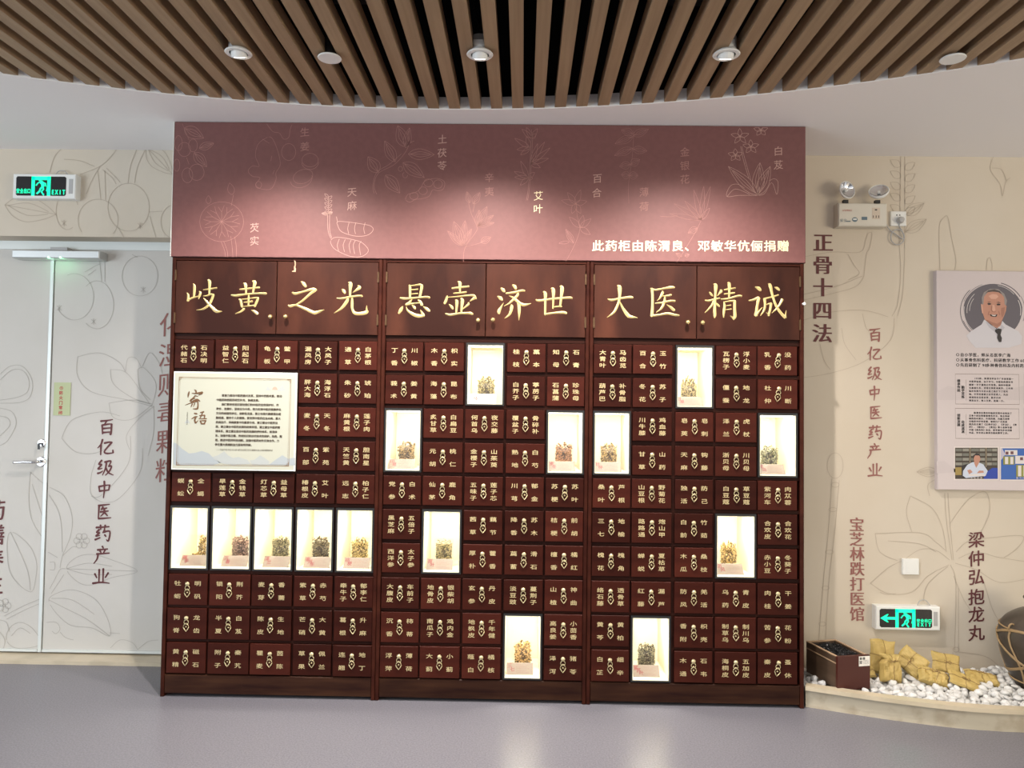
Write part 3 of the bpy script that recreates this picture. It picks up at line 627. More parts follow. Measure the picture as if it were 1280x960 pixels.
for x in (1065, 1105, 1160): Lb += sp((x+8, 655), (x, 690), (x+6, 722))
Lb += sp((1005,655),(998,620))
draw('line_drawing', M_REDT, hb, YB-.0004, 210, 140, 4.74, Lb, .0030)
Lb = sp((50,470),(35,420),(60,350),(150,300),(210,235),(240,180),(265,165))+sp((35,465),(28,420),(50,345),(120,300),(190,240))+leaf((215,200),(170,78),70)+leaf((215,205),(238,90),45)+leaf((155,285),(95,165),60)+leaf((230,240),(380,243),62)+leaf((200,290),(322,375),68)+leaf((100,360),(182,463),68)+leaf((60,345),(0,255),70)
Lb += [spline([(215,500),(230,470),(270,460),(300,435),(320,400),(350,385),(400,380),(437,400),(430,440),(400,450),(370,445),(350,480),(310,495),(270,500),(240,515)], 6, True), ell(345,405,26,22), ell(400,412,25,24), ell(262,480,24,20), ell(185,325,12,14), ell(212,360,14,16,0,0,250), ell(315,450,24,22)]
draw('line_drawing', M_REDL, hb, YB-.0004, 460, 140, 4.571, Lb, .0028)
Lb = sp((545,855),(555,775),(620,680),(620,650),(590,580),(575,520))+sp((600,570),(610,520))+sp((555,770),(600,760),(650,745))+leaf((580,520),(565,455),32)+leaf((600,525),(640,460),38)
for p, w in (((490,625),60), ((455,680),36), ((555,620),45), ((592,668),34)): Lb += leaf((540,765), p, w)
for p, w in (((635,560),38), ((680,540),48), ((718,590),34), ((722,632),28)): Lb += leaf((627,652), p, w)
Lb += leaf((645,745),(703,715),38)
draw('line_drawing', M_REDL, hb, YB-.0004, 460, 140, 4.571, Lb, .0028)
Lb = sp((905,505),(915,440),(925,300),(935,100))+sp((912,505),(922,440),(933,300),(942,120))
for a, bs in (((935,150),((880,98),(905,88),(968,95),(960,125))), ((925,205),((838,150),(850,215),(905,140),(872,245))), ((930,295),((1010,170),(1040,205),(1032,265),(985,318),(970,180))), ((915,375),((835,340),(838,372),(870,418),(952,345),(872,280),(940,380)))):
    for b in bs: Lb += leaf(a, b, 24, False)
draw('line_drawing', M_REDL, hb, YB-.0004, 460, 140, 4.571, Lb, .0028)
Lb = sp((1130,855),(1180,760),(1210,670),(1195,590),(1190,520))
for p in ((1105,505),(1140,460),(1215,445),(1250,510),(1165,580),(1215,580)): Lb += leaf((1187,525), p, 30, False)
for p in ((1150,600),(1275,610),(1270,700),(1230,590)): Lb += leaf((1212,660), p, 30, False)
Lb += leaf((1175,750),(1130,670),32)+leaf((1150,742),(1090,750),16, False)
draw('line_drawing', M_REDL, hb, YB-.0004, 460, 140, 4.571, Lb, .0022)
Lb = sp((292,505),(290,400),(310,250),(320,100))
for a, b in (((315,135),(215,175)),((315,130),(400,95)),((315,120),(250,100)),((312,200),(212,240)),((312,205),(392,215)),((300,290),(240,300)),((300,290),(352,262)),((295,350),(250,345)),((295,350),(342,350))): Lb += leaf(a, b, 42)
draw('line_drawing', M_REDL, hb, YB-.0004, 720, 140, 4.414, Lb, .0018)
Lb = sp((555,830),(600,760),(660,660),(690,600))+leaf((670,640),(618,668),36)+leaf((600,795),(625,785),20)+leaf((585,800),(550,780),20)
for p in ((515,560),(540,505),(600,490),(650,430),(705,410),(742,410),(738,530)): Lb += leaf((690,595), p, 24, False)
Lb += sp((465,575),(520,578),(560,570))
draw('line_drawing', M_REDL, hb, YB-.0004, 720, 140, 4.414, Lb, .0024)
Lb = leaf((1005,460),(840,300),62)+leaf((1000,455),(1015,280),66)+leaf((1005,460),(1072,300),62)+sp((1005,460),(900,460),(832,465),(850,410),(890,398),(930,420))+sp((835,465),(880,425),(960,455))+sp((1005,460),(1040,450),(1080,390),(1108,455),(1115,390),(1095,368),(1065,380))+sp((965,375),(935,270),(915,190))+sp((955,370),(925,270),(908,190))
for fx, fy, fr in ((905,135,52),(965,192,46),(880,238,42),(1020,100,40)):
    for a in (20, 92, 164, 236, 308): Lb += leaf((fx, fy), (fx+fr*math.cos(R(a)), fy-fr*.85*math.sin(R(a))), 22, False)
Lb = [[p for p in l_ if p[1] > 86] for l_ in Lb]
draw('line_drawing', M_REDT, hb, YB-.0004, 720, 140, 4.414, Lb, .0026)
def column(parent, mtl, y, items, px, bold=.012, shear=.10, sx=1.0, name='lettering'):
    mb = MB(); s_ = px/F_PX*(y-CAM.y)
    for ch, u, v in items:
        X, Z = ony(u, v, y); mb.glyph(ch, X, Z, y, s_, sx=sx, shear=shear, bold=bold)
    return mb.build(name, mtl, parent)
YT = YB-.0007
for its, mm in (([('生',381,165),('姜',381,183)], M_REDL), ([('天',440,240),('麻',440,257)], M_REDT), ([('芡',318,284.5),('实',318,301)], M_REDT), ([('土',553,174),('茯',552.5,191),('苓',552.5,207)], M_REDT),
            ([('辛',611.6,222),('夷',611.6,239.5)], M_REDL), ([('艾',673,244.6),('叶',672.6,261)], M_CREAMT), ([('百',746.7,223),('合',746,241)], M_REDT), ([('薄',805,240),('荷',805,258)], M_REDL), ([('金',856,190),('银',856,207),('花',856,224)], M_REDL), ([('白',973,188.7),('芨',973,206)], M_REDT)):
    column(hb, mm, YT, its, 12.5, bold=.0, name='herb_name')
tt = '此药柜由陈渭良、邓敏华伉俪捐赠'
xa, xb = 747.5, 979
column(hb, M_CREAMT, YT-.0005, [(ch, xa+(xb-xa)*i/(len(tt)-1), 307.2+.25*i/14) for i, ch in enumerate(tt)], 14.6, bold=.018, shear=0, sx=1.08, name='donor_lettering')

# ================= PLAQUE =================
pq = thing('framed_plaque', 'cream printed plaque with brown calligraphy and small text, fixed over the left cabinet drawers', 'plaque', (-1.154, -.008, 1.04))
P = lambda u, v: ony(210+u/6.857, 456+v/6.857, -.0185)
x0, z1 = -1.441, 1.494; x1, z0 = -.867, 1.040
MB().cbox(x0, x1, -.017, -.006, z0, z1, .0015).build('board', M_PLQE, pq)
MB().box(x0+.006, x1-.006, -.0174, -.0165, z0+.006, z1-.006).build('face', M_PLQ, pq)
for pts, mm in (([(45,665),(75,675),(120,720),(180,760),(230,755),(290,738),(350,760),(400,810),(450,840),(380,862),(70,862),(45,850)], M_MIST2), ([(380,790),(430,775),(480,742),(520,780),(560,800),(600,790),(680,815),(710,850),(560,862),(440,840)], M_MIST), ([(700,820),(740,815),(790,775),(830,800),(870,830),(860,860),(720,860)], M_MIST), ([(860,860),(920,815),(980,775),(1030,805),(1090,795),(1090,862)], M_MIST2),
               ([(830,220),(855,180),(880,215),(900,222)], M_MIST), ([(930,228),(960,195),(985,170),(1010,225)], M_MIST), ([(140,500),(165,465),(190,500)], M_MIST)):
    MB().poly([(P(*p)[0], -.0178, P(*p)[1]) for p in pts][::-1]).build('mountain_print', mm, pq)
MB().poly([(P(920+22*math.cos(R(a)), 0)[0], -.0180, P(0, 202-26*math.sin(R(a)))[1]) for a in range(0, 181, 15)]).build('sun_print', M_SUN, pq)
bm_ = MB()
c4 = [P(95,105), P(1055,125), P(1035,868), P(70,860)]
ribbon(bm_, c4, .0024, -.0182, True); c5 = [(c4[0][0]+.006, c4[0][1]-.006), (c4[1][0]-.006, c4[1][1]-.006), (c4[2][0]-.006, c4[2][1]+.006), (c4[3][0]+.006, c4[3][1]+.006)]
ribbon(bm_, c5, .0010, -.0182, True)
for (cx_, cz_), (sx_, sz_) in zip(c4, ((1, -1), (-1, -1), (-1, 1), (1, 1))):
    for q in (.006, .014, .022): ribbon(bm_, [(cx_+sx_*(q-.004), cz_), (cx_+sx_*(q-.004), cz_+sz_*(.024-q)), (cx_, cz_+sz_*(.024-q))], .0016, -.0183)
bm_.build('border_print', M_PLQF, pq)
tx = MB(); dxm = .0142*.93
for i, ln in enumerate(PLAQUE):
    X, Z = P(428-i*1.4, 262+38.3*i)
    Xe = P(972-i*1.4, 0)[0]; dx = (Xe-X)/24.0
    tx.text(ln, X, Z, -.0184, .0125, dx=dx, bold=.035)
X, Z = P(420, 727); tx.text(PLAQUE_END, X, Z, -.0184, .0095, dx=.0088)
X, Z = P(166, 410)
for i, ch in enumerate('名医寄语勤学苦练'): tx.glyph(ch, X, Z-.0075*i, -.0184, .006)
tx.build('lettering', M_INK, pq)
cal = MB()
def tfq(u, v):
    a, b = ony(225+u/17.45, 480+v/17.45, -.0184); return a, b, 1
for S in ([(200,165,20),(185,220,40),(172,290,14)],[(310,120,8),(345,150,40),(350,190,30)],[(260,200,14),(340,205,30),(490,185,50)],[(480,200,50),(400,245,10)],[(320,250,20),(390,270,16)],[(330,260,26),(270,320,30),(220,375,40)],[(230,340,30),(330,310,20)],[(240,390,16),(370,340,40),(435,380,20)],[(110,462,10),(250,410,24),(390,370,40)],[(270,430,30),(240,500,16)],[(320,420,26),(290,495,12)],[(385,370,30),(392,470,32),(370,540,40),(280,540,14)],
          [(310,640,30),(370,650,34)],[(250,765,14),(320,720,30),(385,710,14)],[(350,710,36),(320,790,36),(340,850,40)],[(340,855,30),(400,790,8)],[(440,625,20),(520,605,34)],[(490,630,26),(440,740,26)],[(420,690,20),(540,680,26)],[(540,680,30),(530,750,26)],[(410,760,16),(580,755,26)],[(440,800,30),(470,870,34)],[(460,800,20),(570,800,30)],[(560,805,30),(530,865,30)],[(460,868,30),(540,868,30)]):
    brush(cal, S, tfq, -.0183, .0006)
cal.build('calligraphy', M_CALL, pq)

# ================= WALL PRINTS =================
yl, yd = YW-.0015, YD-.0015
L = [ell(160.7,259,26,30), ell(122.5,275,25,26,0,-215,42), ell(84,264,14,23,0,-300,-20), ell(218,277,17,21)]
L += leaf((6,256),(70,268),32)+sp((62,216),(68,196),(78,185))+sp((80,199),(100,201),(118,208))+sp((148,184),(128,206),(100,218))+sp((125,208),(115,225),(108,242))+sp((122,213),(126,249))+sp((131,213),(132,250))+sp((128,212),(140,222),(145,230))+sp((133,210),(146,223),(150,228))+sp((172,184),(163,208),(160,229))+sp((182,186),(172,208),(168,229))+leaf((183,184),(216,218),24)+sp((186,265),(203,264))+sp((187,270),(195,297))+sp((148,285),(155,297))
draw('line_drawing', M_MUR, wl, yl, 0, 0, 1, L, .0045)
for cx_, cy_ in ((80,279),(175,282)):
    draw('line_drawing', M_MUR, wl, yl, 0, 0, 1, [[(cx_-3,cy_-3),(cx_+3,cy_+3)], [(cx_+3,cy_-3),(cx_-3,cy_+3)], [(cx_,cy_-4),(cx_,cy_+4)]], .004)
L = [ell(175,345,22.5,25), ell(121,381,21,30,0,-130,130), ell(93,371,24,29,0,-112,150)] + sp((106,340),(118,333),(125,330))+sp((110,344),(120,337))+sp((124,320),(127,352))+sp((131,320),(131,352))+sp((165,318),(172,322))
L += [spline([(97,446),(124,441),(148,452),(157,465)]), spline([(97,446),(97,470),(115,490),(160,500),(190,508)]), spline([(138,462),(158,466),(180,495),(187,505)]), spline([(138,462),(142,480),(165,497),(187,505)]), spline([(157,464),(160,448),(170,448),(177,460)]), spline([(172,462),(180,460),(195,480),(190,507)]), spline([(172,462),(175,485),(188,500)]), spline([(178,458),(187,441),(198,452),(203,467)]), spline([(136,504),(165,500),(190,505)]), spline([(136,504),(142,522),(165,524),(190,506)]), spline([(77,548),(90,525),(125,515),(150,520)]), spline([(77,548),(95,565),(120,566),(140,556)]), spline([(192,508),(172,525),(158,545),(162,562)]), spline([(192,508),(192,540),(185,570)]), spline([(163,545),(160,580),(128,618),(114,618),(114,595),(120,575)]), spline([(178,560),(175,590),(150,622),(130,628),(114,620)])]
L += [spline([(83,711),(95,697),(115,693),(140,700),(172,714),(140,722),(115,731),(98,728)], 6, True), [(83,711),(172,714)], spline([(83,711),(110,704),(140,708)]), spline([(83,711),(110,718),(140,718)]), spline([(61,752),(75,740),(95,738),(120,750),(135,775),(137,795),(115,785),(85,780)], 6, True), spline([(61,750),(85,762),(110,775),(137,795)]), spline([(64,748),(90,750),(118,768)]), spline([(58,778),(70,778),(75,786),(70,792),(65,789)]), spline([(75,790),(82,797),(92,800)]), spline([(138,810),(150,800),(165,803),(172,812)]), spline([(172,812),(185,802),(198,800)]), spline([(137,791),(150,792)]), spline([(62,609),(80,620),(90,645),(88,670),(78,695),(75,710)]), spline([(60,690),(72,697)]), spline([(61,618),(75,645),(78,690)]), spline([(62,736),(68,725),(75,712),(82,711)]), spline([(64,742),(72,730),(80,718)]), spline([(78,695),(90,684),(96,684)]), spline([(62,703),(68,703),(68,712),(62,712)])]
for a in range(0, 360, 60): L.append(ell(102+6*math.cos(R(a)), 676+6*math.sin(R(a)), 4, 4, n=10))
draw('line_drawing', M_MURD, d2, yd, 0, 0, 1, L, .0042)
for cx_, cy_ in ((74,385),(117,402),(179,362)): draw('line_drawing', M_MURD, d2, yd, 0, 0, 1, [[(cx_-3,cy_-3),(cx_+3,cy_+3)], [(cx_+3,cy_-3),(cx_-3,cy_+3)], [(cx_,cy_-4),(cx_,cy_+4)]], .004)
L = [spline([(0,468),(12,458),(28,458),(40,475),(38,495),(25,503),(0,504)]), spline([(0,475),(14,463),(28,463),(36,475),(34,490),(20,497),(0,500)]), spline([(0,510),(15,515),(20,530),(10,550),(0,557)]), spline([(0,520),(10,523),(12,532),(0,545)]), spline([(38,590),(36,625),(40,650),(53,672)]), spline([(38,590),(50,601),(58,607)]), spline([(40,605),(48,630),(56,655)]), spline([(13,665),(9,690),(15,720),(38,740),(45,720),(45,700),(35,680)], 6, True), spline([(13,665),(25,690),(35,715),(38,738)]), spline([(5,770),(30,757),(52,748)]), spline([(8,774),(32,762),(53,753)]), spline([(8,800),(12,785),(25,778),(40,785),(50,800),(45,808),(20,810)], 6, True), spline([(14,795),(25,785),(38,792)]), spline([(0,775),(8,778),(12,790)]), spline([(0,790),(6,800),(4,812)])]
for a in range(0, 360, 72): L.append(ell(5+5*math.cos(R(a)), 757+5*math.sin(R(a)), 4, 4, n=8))
draw('line_drawing', M_MURD, d1, yd, 0, 0, 1, L, .0042)
yr = YW-.0015
L = sp((1126,195),(1125,260),(1124,300),(1126,340),(1122,380),(1115,395))+sp((1131,195),(1131,300),(1130,340),(1128,370),(1122,395))
for i in range(5): L += leaf((1126, 208+i*14), (1113, 200+i*14), 9, False)+leaf((1131, 212+i*14), (1144, 203+i*14), 9, False)
L += leaf((1132,268),(1155,254),14)+leaf((1132,290),(1158,274),14)+sp((1005,321),(1040,315),(1075,315),(1082,300),(1085,292),(1090,292),(1087,310),(1083,318),(1080,345))+sp((1060,318),(1068,332),(1074,342),(1060,350))+sp((1005,375),(1040,367),(1070,358),(1080,345))+sp((1005,368),(1045,358),(1078,345))+sp((1005,400),(1040,390),(1080,388),(1110,396))+sp((1118,398),(1113,425),(1080,452),(1040,466),(1005,472))+sp((1078,392),(1082,408),(1086,414))+sp((1025,430),(1030,450),(1038,462))+sp((1052,410),(1056,430),(1070,450))
L += sp((1175,338),(1174,285),(1180,272),(1185,272),(1190,300),(1195,325),(1193,338))+sp((1233,338),(1234,326),(1237,322),(1240,330),(1240,338))+sp((1242,195),(1238,212),(1250,230),(1253,245),(1257,228),(1263,222))+sp((1240,210),(1252,212),(1258,226))
L += sp((1040,598),(1036,660),(1030,720),(1023,805))+sp((1049,600),(1044,660),(1036,730),(1032,800))+[ell(1044,582,10,16), ell(1044,606,5,3), ell(1041,637,5,2.5), ell(1037,690,5,2.5), ell(1032,735,4.5,2.5), ell(1028,780,4.5,2.5)]
L += leaf((1172,590),(1146,590),12)+sp((1172,598),(1160,606),(1162,620))+sp((1138,620),(1133,640),(1140,665))+sp((1138,620),(1165,635),(1178,660),(1183,690))+sp((1094,667),(1150,666),(1170,678),(1182,688))+sp((1094,667),(1100,690),(1122,701))+sp((1110,676),(1150,680),(1170,690))+sp((1130,700),(1150,687),(1170,688),(1187,700))+sp((1088,729),(1110,710),(1130,700))+sp((1088,729),(1110,742),(1140,740),(1160,720),(1186,706))+sp((1181,616),(1183,650),(1190,700))+sp((1185,616),(1187,650),(1192,700))+sp((1187,655),(1210,625),(1232,615),(1237,640),(1225,668))
L += sp((1195,690),(1210,677),(1240,672),(1278,670),(1272,685),(1255,697))+sp((1198,698),(1220,690),(1250,697),(1290,703))+sp((1194,704),(1220,712),(1250,728),(1290,722))+sp((1188,706),(1195,730),(1193,813))+sp((1198,735),(1198,815))+sp((1185,708),(1160,730),(1154,752))+sp((1192,720),(1205,750),(1215,765))+sp((1230,728),(1240,760),(1248,775))+[ell(1195,812,4,3)]+sp((1198,815),(1215,817),(1235,822),(1250,834))+sp((1191,815),(1193,830),(1205,836))+sp((1120,742),(1108,743),(1100,740))
draw('line_drawing', M_MUR, wr, yr, 0, 0, 1, L, .0036)
yt = yd-.0006
nm = '百亿级中医药产业'
BR = {'百': [[(15,22),(50,18),(82,12)],[(48,20),(38,38)],[(24,42),(28,92)],[(24,44),(55,38),(76,36)],[(76,36),(74,92),(66,88)],[(30,62),(70,58)],[(30,84),(72,80)]],
 '亿': [[(32,8),(24,35),(6,55)],[(24,38),(24,92)],[(42,28),(70,22),(84,22)],[(84,22),(48,66),(46,80),(64,84),(92,80)],[(92,80),(90,64)]],
 '级': [[(30,8),(14,30),(30,32),(10,56),(34,52)],[(8,80),(22,76),(38,66)],[(46,18),(80,12),(68,40)],[(68,40),(84,40),(74,66),(52,90)],[(56,16),(52,50),(36,90)],[(52,46),(68,74),(96,88)]],
 '中': [[(22,32),(26,62)],[(22,34),(52,28),(80,24)],[(80,24),(76,54)],[(28,58),(76,52)],[(50,4),(52,50),(48,96)]],
 '医': [[(20,16),(50,12),(82,8)],[(24,16),(22,86)],[(22,86),(55,84),(92,80)],[(46,22),(36,38)],[(38,34),(68,28)],[(32,50),(76,44)],[(54,32),(50,56),(34,74)],[(54,52),(72,70)]],
 '药': [[(12,18),(84,12)],[(36,4),(38,28)],[(62,4),(58,26)],[(30,28),(16,44),(32,46),(12,64),(34,60)],[(8,84),(36,72)],[(60,28),(50,46)],[(54,42),(88,38),(82,88),(70,82)],[(60,56),(68,66)]],
 '产': [[(50,2),(56,12)],[(24,22),(80,16)],[(38,26),(44,36)],[(66,22),(58,36)],[(20,44),(90,38)],[(28,44),(24,70),(6,96)]],
 '业': [[(38,10),(38,80)],[(60,6),(60,80)],[(14,34),(26,56)],[(88,28),(72,54)],[(4,86),(50,80),(96,84)]]}
def brushcol(parent, mtl, y, items, px):
    mb = MB(); s_ = px/F_PX*(y-CAM.y)/100
    for ch, u, v in items:
        X, Z = ony(u, v, y)
        for S in BR[ch]:
            n_ = len(S); q = [(a, b, 11.5 if i == 0 else (5.5 if i == n_-1 else 9.5)) for i, (a, b) in enumerate(S)]
            if n_ == 2: q = [q[0], ((S[0][0]+S[1][0])/2, (S[0][1]+S[1][1])/2, 9.0), (S[1][0], S[1][1], 8)]
            brush(mb, q, lambda a, b: (X+(a-50)*s_, Z-(b-50)*s_, 1), y, .00005)
    return mb.build('lettering', mtl, parent)
brushcol(d2, M_MRED, yt, list(zip(nm, [133.5,132,131.5,130,129.5,128.5,127.5,126.5], [533,559,585,612,640,667,694,721])), 23)
column(d2, M_MRED2, yt, list(zip('化湿败毒颗粒', [214,213,212,211,210,209], [405,443,480,515,551,587])), 32, bold=.0, shear=.14)
column(d1, M_MRED, yt, list(zip('药膳养生', [-6,-7,-8,-9], [638,669,699,731])), 27, bold=.016, shear=.10)
yt = yr-.0006
column(wr, M_MRED, yt, list(zip('正骨十四法', [1029,1028.5,1028.5,1028,1028], [303,331,359,388,416.5])), 25, bold=-.035, shear=0)
brushcol(wr, M_MRED2, yt, list(zip(nm, [1094,1093,1093,1093,1094,1094,1093,1094], [418,442,467,491.5,516,541,564,588])), 19.5)
column(wr, M_MRED2, yt, list(zip('宝芝林跌打医馆', [1071]*2+[1071.5]*5, [655.5,674,692.5,711,730,748.5,767.5])), 18.5, bold=-.025, shear=0)
column(wr, M_MRED, yt, list(zip('梁仲弘抱龙丸', [1220.5]*6, [674.5,698,721,746,768,791])), 20.5, bold=.016, shear=.12)

# ---------------- door hardware ----------------
hx, hz = ony(50.5, 577, YD-.01)
hnd = MB().tube([(hx, YD-.008, hz), (hx, YD-.045, hz)], .009, 10).tube(spline([(hx+.002, YD-.045, hz), (hx-.02, YD-.050, hz), (hx-.06, YD-.050, hz), (hx-.118, YD-.048, hz-.003)], 5), .0085, 10).build('door_handle', M_CHROME, d1, smooth=True, label='chrome lever handle')
MB().lathe([(.026, 0), (.026, -.006), (.022, -.010), (.0, -.010)], (hx, YD-.0005, hz), axis='y').build('rose', M_CHROME, hnd, smooth=False)
hx, hz = ony(51.5, 554, YD-.01)
lk_ = MB().lathe([(.022, 0), (.022, -.006), (.018, -.010), (.0, -.012)], (hx, YD-.0005, hz), axis='y').build('door_lock', M_CHROME, d1, label='round chrome lock')
MB().box(hx-.004, hx+.004, YD-.030, YD-.0125, hz-.006, hz+.002).box(hx-.006, hx+.005, YD-.030, YD-.027, hz-.032, hz-.004).build('key', M_MATBLK, lk_)
x0, z1 = ony(14, 311, YD-.09); x1, z0 = ony(123, 323, YD-.09)
t = thing('magnetic_lock', 'long grey magnetic door lock with two green lights under the door header', 'magnetic lock', ((x0+x1)/2, YD-.03, z1))
MB().cbox(x0, x1, YD-.085, YD-.0065, z0, z1-.004, .004).build('body', M_STEEL, t)
MB().box((x0+x1)/2-.05, (x0+x1)/2+.04, YD-.05, YD-.0065, z1-.004, z1+.02).build('bracket', M_GREYP, t)
for u in (60.5, 75.5):
    lx, lz = ony(u, 322.5, YD-.085); MB().lathe([(.004, 0), (.003, -.004), (0, -.005)], (lx, YD-.085, z0+.004), axis='y', n=8).build('indicator_light', M_LED, t)
    l = bpy.data.lights.new('led', 'POINT'); l.energy = .05; l.color = (.3, 1, .5); l.shadow_soft_size = .003
    o = bpy.data.objects.new('led', l); C.objects.link(o); o.location = (lx, YD-.07, z0-.012)
xa, za = ony(68, 478, YD-.002); xb, zb_ = ony(87.5, 519.5, YD-.002)
nt_ = thing('paper_notice', 'pale green paper notice with red vertical writing on the right door leaf', 'notice', ((xa+xb)/2, YD, zb_))
MB().box(xa, xb, YD-.0035, YD-.0018, zb_, za).build('sheet', M_NOTE, nt_)
column(nt_, M_NINK, YD-.0040, list(zip('①防火门常闭', [76.7,76.3,76.2,76,75.7,75.5], [485,491,497.3,503.5,509.5,515.8])), 5, bold=.04, shear=0)

# ---------------- exit signs ----------------
def runner(mb, cx_, cz, s_, y, flip=1):     # green running figure, s_ = overall height
    def pl(pts): mb.poly([(cx_+flip*a*s_, y, cz+b*s_) for a, b in (pts if flip == 1 else pts[::-1])])
    mb.add([(cx_+flip*(-.06+.085*math.cos(R(a)))*s_, y, cz+(.40+.085*math.sin(R(a)))*s_) for a in range(0, 360, 30)], [tuple(range(12))])
    def limb(pts, w):
        q = [(cx_+flip*a*s_, cz+b*s_) for a, b in pts]; ribbon(mb, q, w*s_, y-.0001*len(mb.f) % .0004)
    limb([(-.02,.30),(.10,.18),(.14,0)], .19)
    limb([(-.02,.29),(-.17,.20),(-.27,.06)], .07)
    limb([(.10,.26),(.26,.18),(.30,.02)], .07)
    limb([(.12,.02),(-.02,-.13),(-.06,-.26),(-.22,-.40)], .10)
    limb([(.12,.02),(.16,-.14),(.05,-.28),(.16,-.44),(.20,-.46)], .09)
def exit_sign(u0, v0, u1, v1, lab, right):
    yf = YW-.045
    x0, z1 = ony(u0, v0, yf); x1, z0 = ony(u1, v1, yf)
    t = thing('exit_sign', lab, 'exit sign', ((x0+x1)/2, YW, z0), 'lit green exit signs on the wall')
    MB().cbox(x0, x1, yf, YW, z0, z1, .004).build('housing', M_WHITEP, t)
    w, h = x1-x0, z1-z0
    px0_, px1_ = x0+.055*w if not right else x0+.055*w, x0+(.85 if not right else .87)*w
    pz0, pz1 = z0+.11*h, z1-.11*h; c = .007; yy = yf-.0012
    def oct_(a, b, e, f, c): return [(a+c, e), (b-c, e), (b, e+c), (b, f-c), (b-c, f), (a+c, f), (a, f-c), (a, e+c)]
    MB().poly([(p[0], yy, p[1]) for p in oct_(px0_, px1_, pz0, pz1, c)]).build('panel', M_BLK, t)
    gm = MB(); H_ = pz1-pz0; W_ = px1_-px0_
    y1, y2, y3 = yy-.0008, yy-.0014, yy-.0022
    fa, fb = (px0_+.30*W_, px0_+.68*W_)
    if not right: fa, fb = px0_+.31*W_, px0_+.69*W_
    th = .155*H_
    gm.box(fa, fa+th*1.1, y1, yy, pz0, pz1).box(fb-th*1.1, fb, y1, yy, pz0, pz1).box(fa, fb, y1, yy, pz1-th*1.2, pz1)
    gm.poly([(fb-.22*H_, y2, pz0+.25*H_), (fb, y2, pz0+.08*H_), (fb, y2, pz1-.1*H_), (fb-.10*H_, y2, pz1-.12*H_)])
    runner(gm, (fa+fb)/2, pz0+.46*H_, H_*.92, y3)
    if right:
        zc = pz0+.5*H_
        gm.poly([(px0_+.01*W_, y2, zc), (px0_+.14*W_, y2, zc-.22*H_), (px0_+.17*W_, y2, zc-.22*H_), (px0_+.13*W_, y2, zc-.07*H_), (px0_+.30*W_, y2, zc-.07*H_), (px0_+.30*W_, y2, zc+.07*H_), (px0_+.13*W_, y2, zc+.07*H_), (px0_+.17*W_, y2, zc+.22*H_), (px0_+.14*W_, y2, zc+.22*H_)])
        sz = .068*W_
        for i, ch in enumerate('安全出口'): gm.glyph(ch, px0_+(.735+.074*i)*W_, pz0+.40*H_, y2, sz, bold=.03)
        for i, ch in enumerate('EXIT'): gm.glyph(ch, px0_+(.735+.072*i)*W_, pz0+.19*H_, y2, sz*1.35, sx=.8, bold=.04)
    else:
        sz = .068*W_
        for i, ch in enumerate('安全出口'): gm.glyph(ch, px0_+(.045+.074*i)*W_, pz0+.24*H_, y2, sz*1.5, sx=.68, bold=.03)
        for i, ch in enumerate('EXIT'): gm.glyph(ch, px0_+(.745+.072*i)*W_, pz0+.20*H_, y2, sz*1.9, sx=.62, bold=.04)
    gm.build('lit_pictogram', M_GREEN, t)
    MB().box(x1-.105*w, x1-.045*w, yf-.0018, yf-.0004, z0+.2*h, z1-.2*h).build('side_label', M_GREYP, t)
    xa = x0+(.62 if not right else .68)*w
    MB().tube(spline([(xa, YW-.02, z1-.004), (xa+.015*1, YW-.018, z1+.022), (xa+.045, YW-.015, z1+.026), (xa+.07, YW-.015, z1-.004)], 6), .0022, 6).build('cable', M_GREYP, t, smooth=True)
exit_sign(16.5, 217, 94, 248.5, 'green lit EXIT sign high on the left wall above the door', False)
exit_sign(1095, 757.5, 1175.5, 788.5, 'green lit EXIT sign with left arrow low on the right wall', True)

# ---------------- emergency light and socket ----------------
yf = YW-.06
x0, z1 = ony(1048, 253.5, yf); x1, z0 = ony(1109, 283, yf)
t = thing('emergency_light', 'white emergency light box with two round lamp heads on the right wall', 'emergency light', ((x0+x1)/2, YW, z0))
MB().cbox(x0, x1, yf, YW, z0, z1, .005).build('housing', M_CREAMP, t)
for (u, v, sx_, tz, tx_, rr) in ((1058.5, 237.5, -1, 18, -8, .047), (1098.5, 239.5, 1, -25, -35, .049)):
    lx, lz = ony(u, v, yf-.01)
    Mr = Euler((R(tx_), 0, R(tz)), 'XYZ').to_matrix()
    hd_ = MB().lathe([(.004, .022), (.03, .020), (rr-.004, .008), (rr, -.004), (rr-.004, -.008), (rr-.006, -.004), (rr-.016, .010), (.008, .016)], (lx, yf-.01, lz), axis='y', M=Mr).build('lamp_head', M_WHITEP, t, smooth=False)
    MB().lathe([(.004, .013), (.016, .012), (rr-.020, .007), (rr-.0065, -.004)], (lx, yf-.011, lz), axis='y', M=Mr, n=20, caps=False).build('reflector', M_CHROME, hd_, smooth=True)
    MB().lathe([(.007, .009), (.006, -.001), (.002, -.004), (.0, -.004)], (lx, yf-.011, lz), axis='y', M=Mr, n=10).build('bulb', M_WHITEP, hd_)
    MB().box(lx-.012, lx+.012, yf-.001, yf+.02, z1-.001, z1+.016).build('bracket', M_MATBLK, t)
e = yf-.0008
a = MB(); X, Z = ony(1054, 263, yf); a.text('应急照明灯', X, Z, e, .010); a.build('red_lettering', M_NINK, t)
a = MB(); X, Z = ony(1052, 275.5, yf); a.text('安全', X, Z, e, .018, shear=.1); a.box(X+.022, X+.045, e, yf-.0003, Z-.007, Z-.002)
X, Z = ony(1068.5, 274.5, yf); a.add([(X+.014*math.cos(R(q)), e, Z+.012*math.sin(R(q))) for q in range(0, 360, 24)], [tuple(range(15))])
X, Z = ony(1080.5, 273, yf); a.box(X-.014, X+.014, e, yf-.0003, Z-.008, Z+.008)
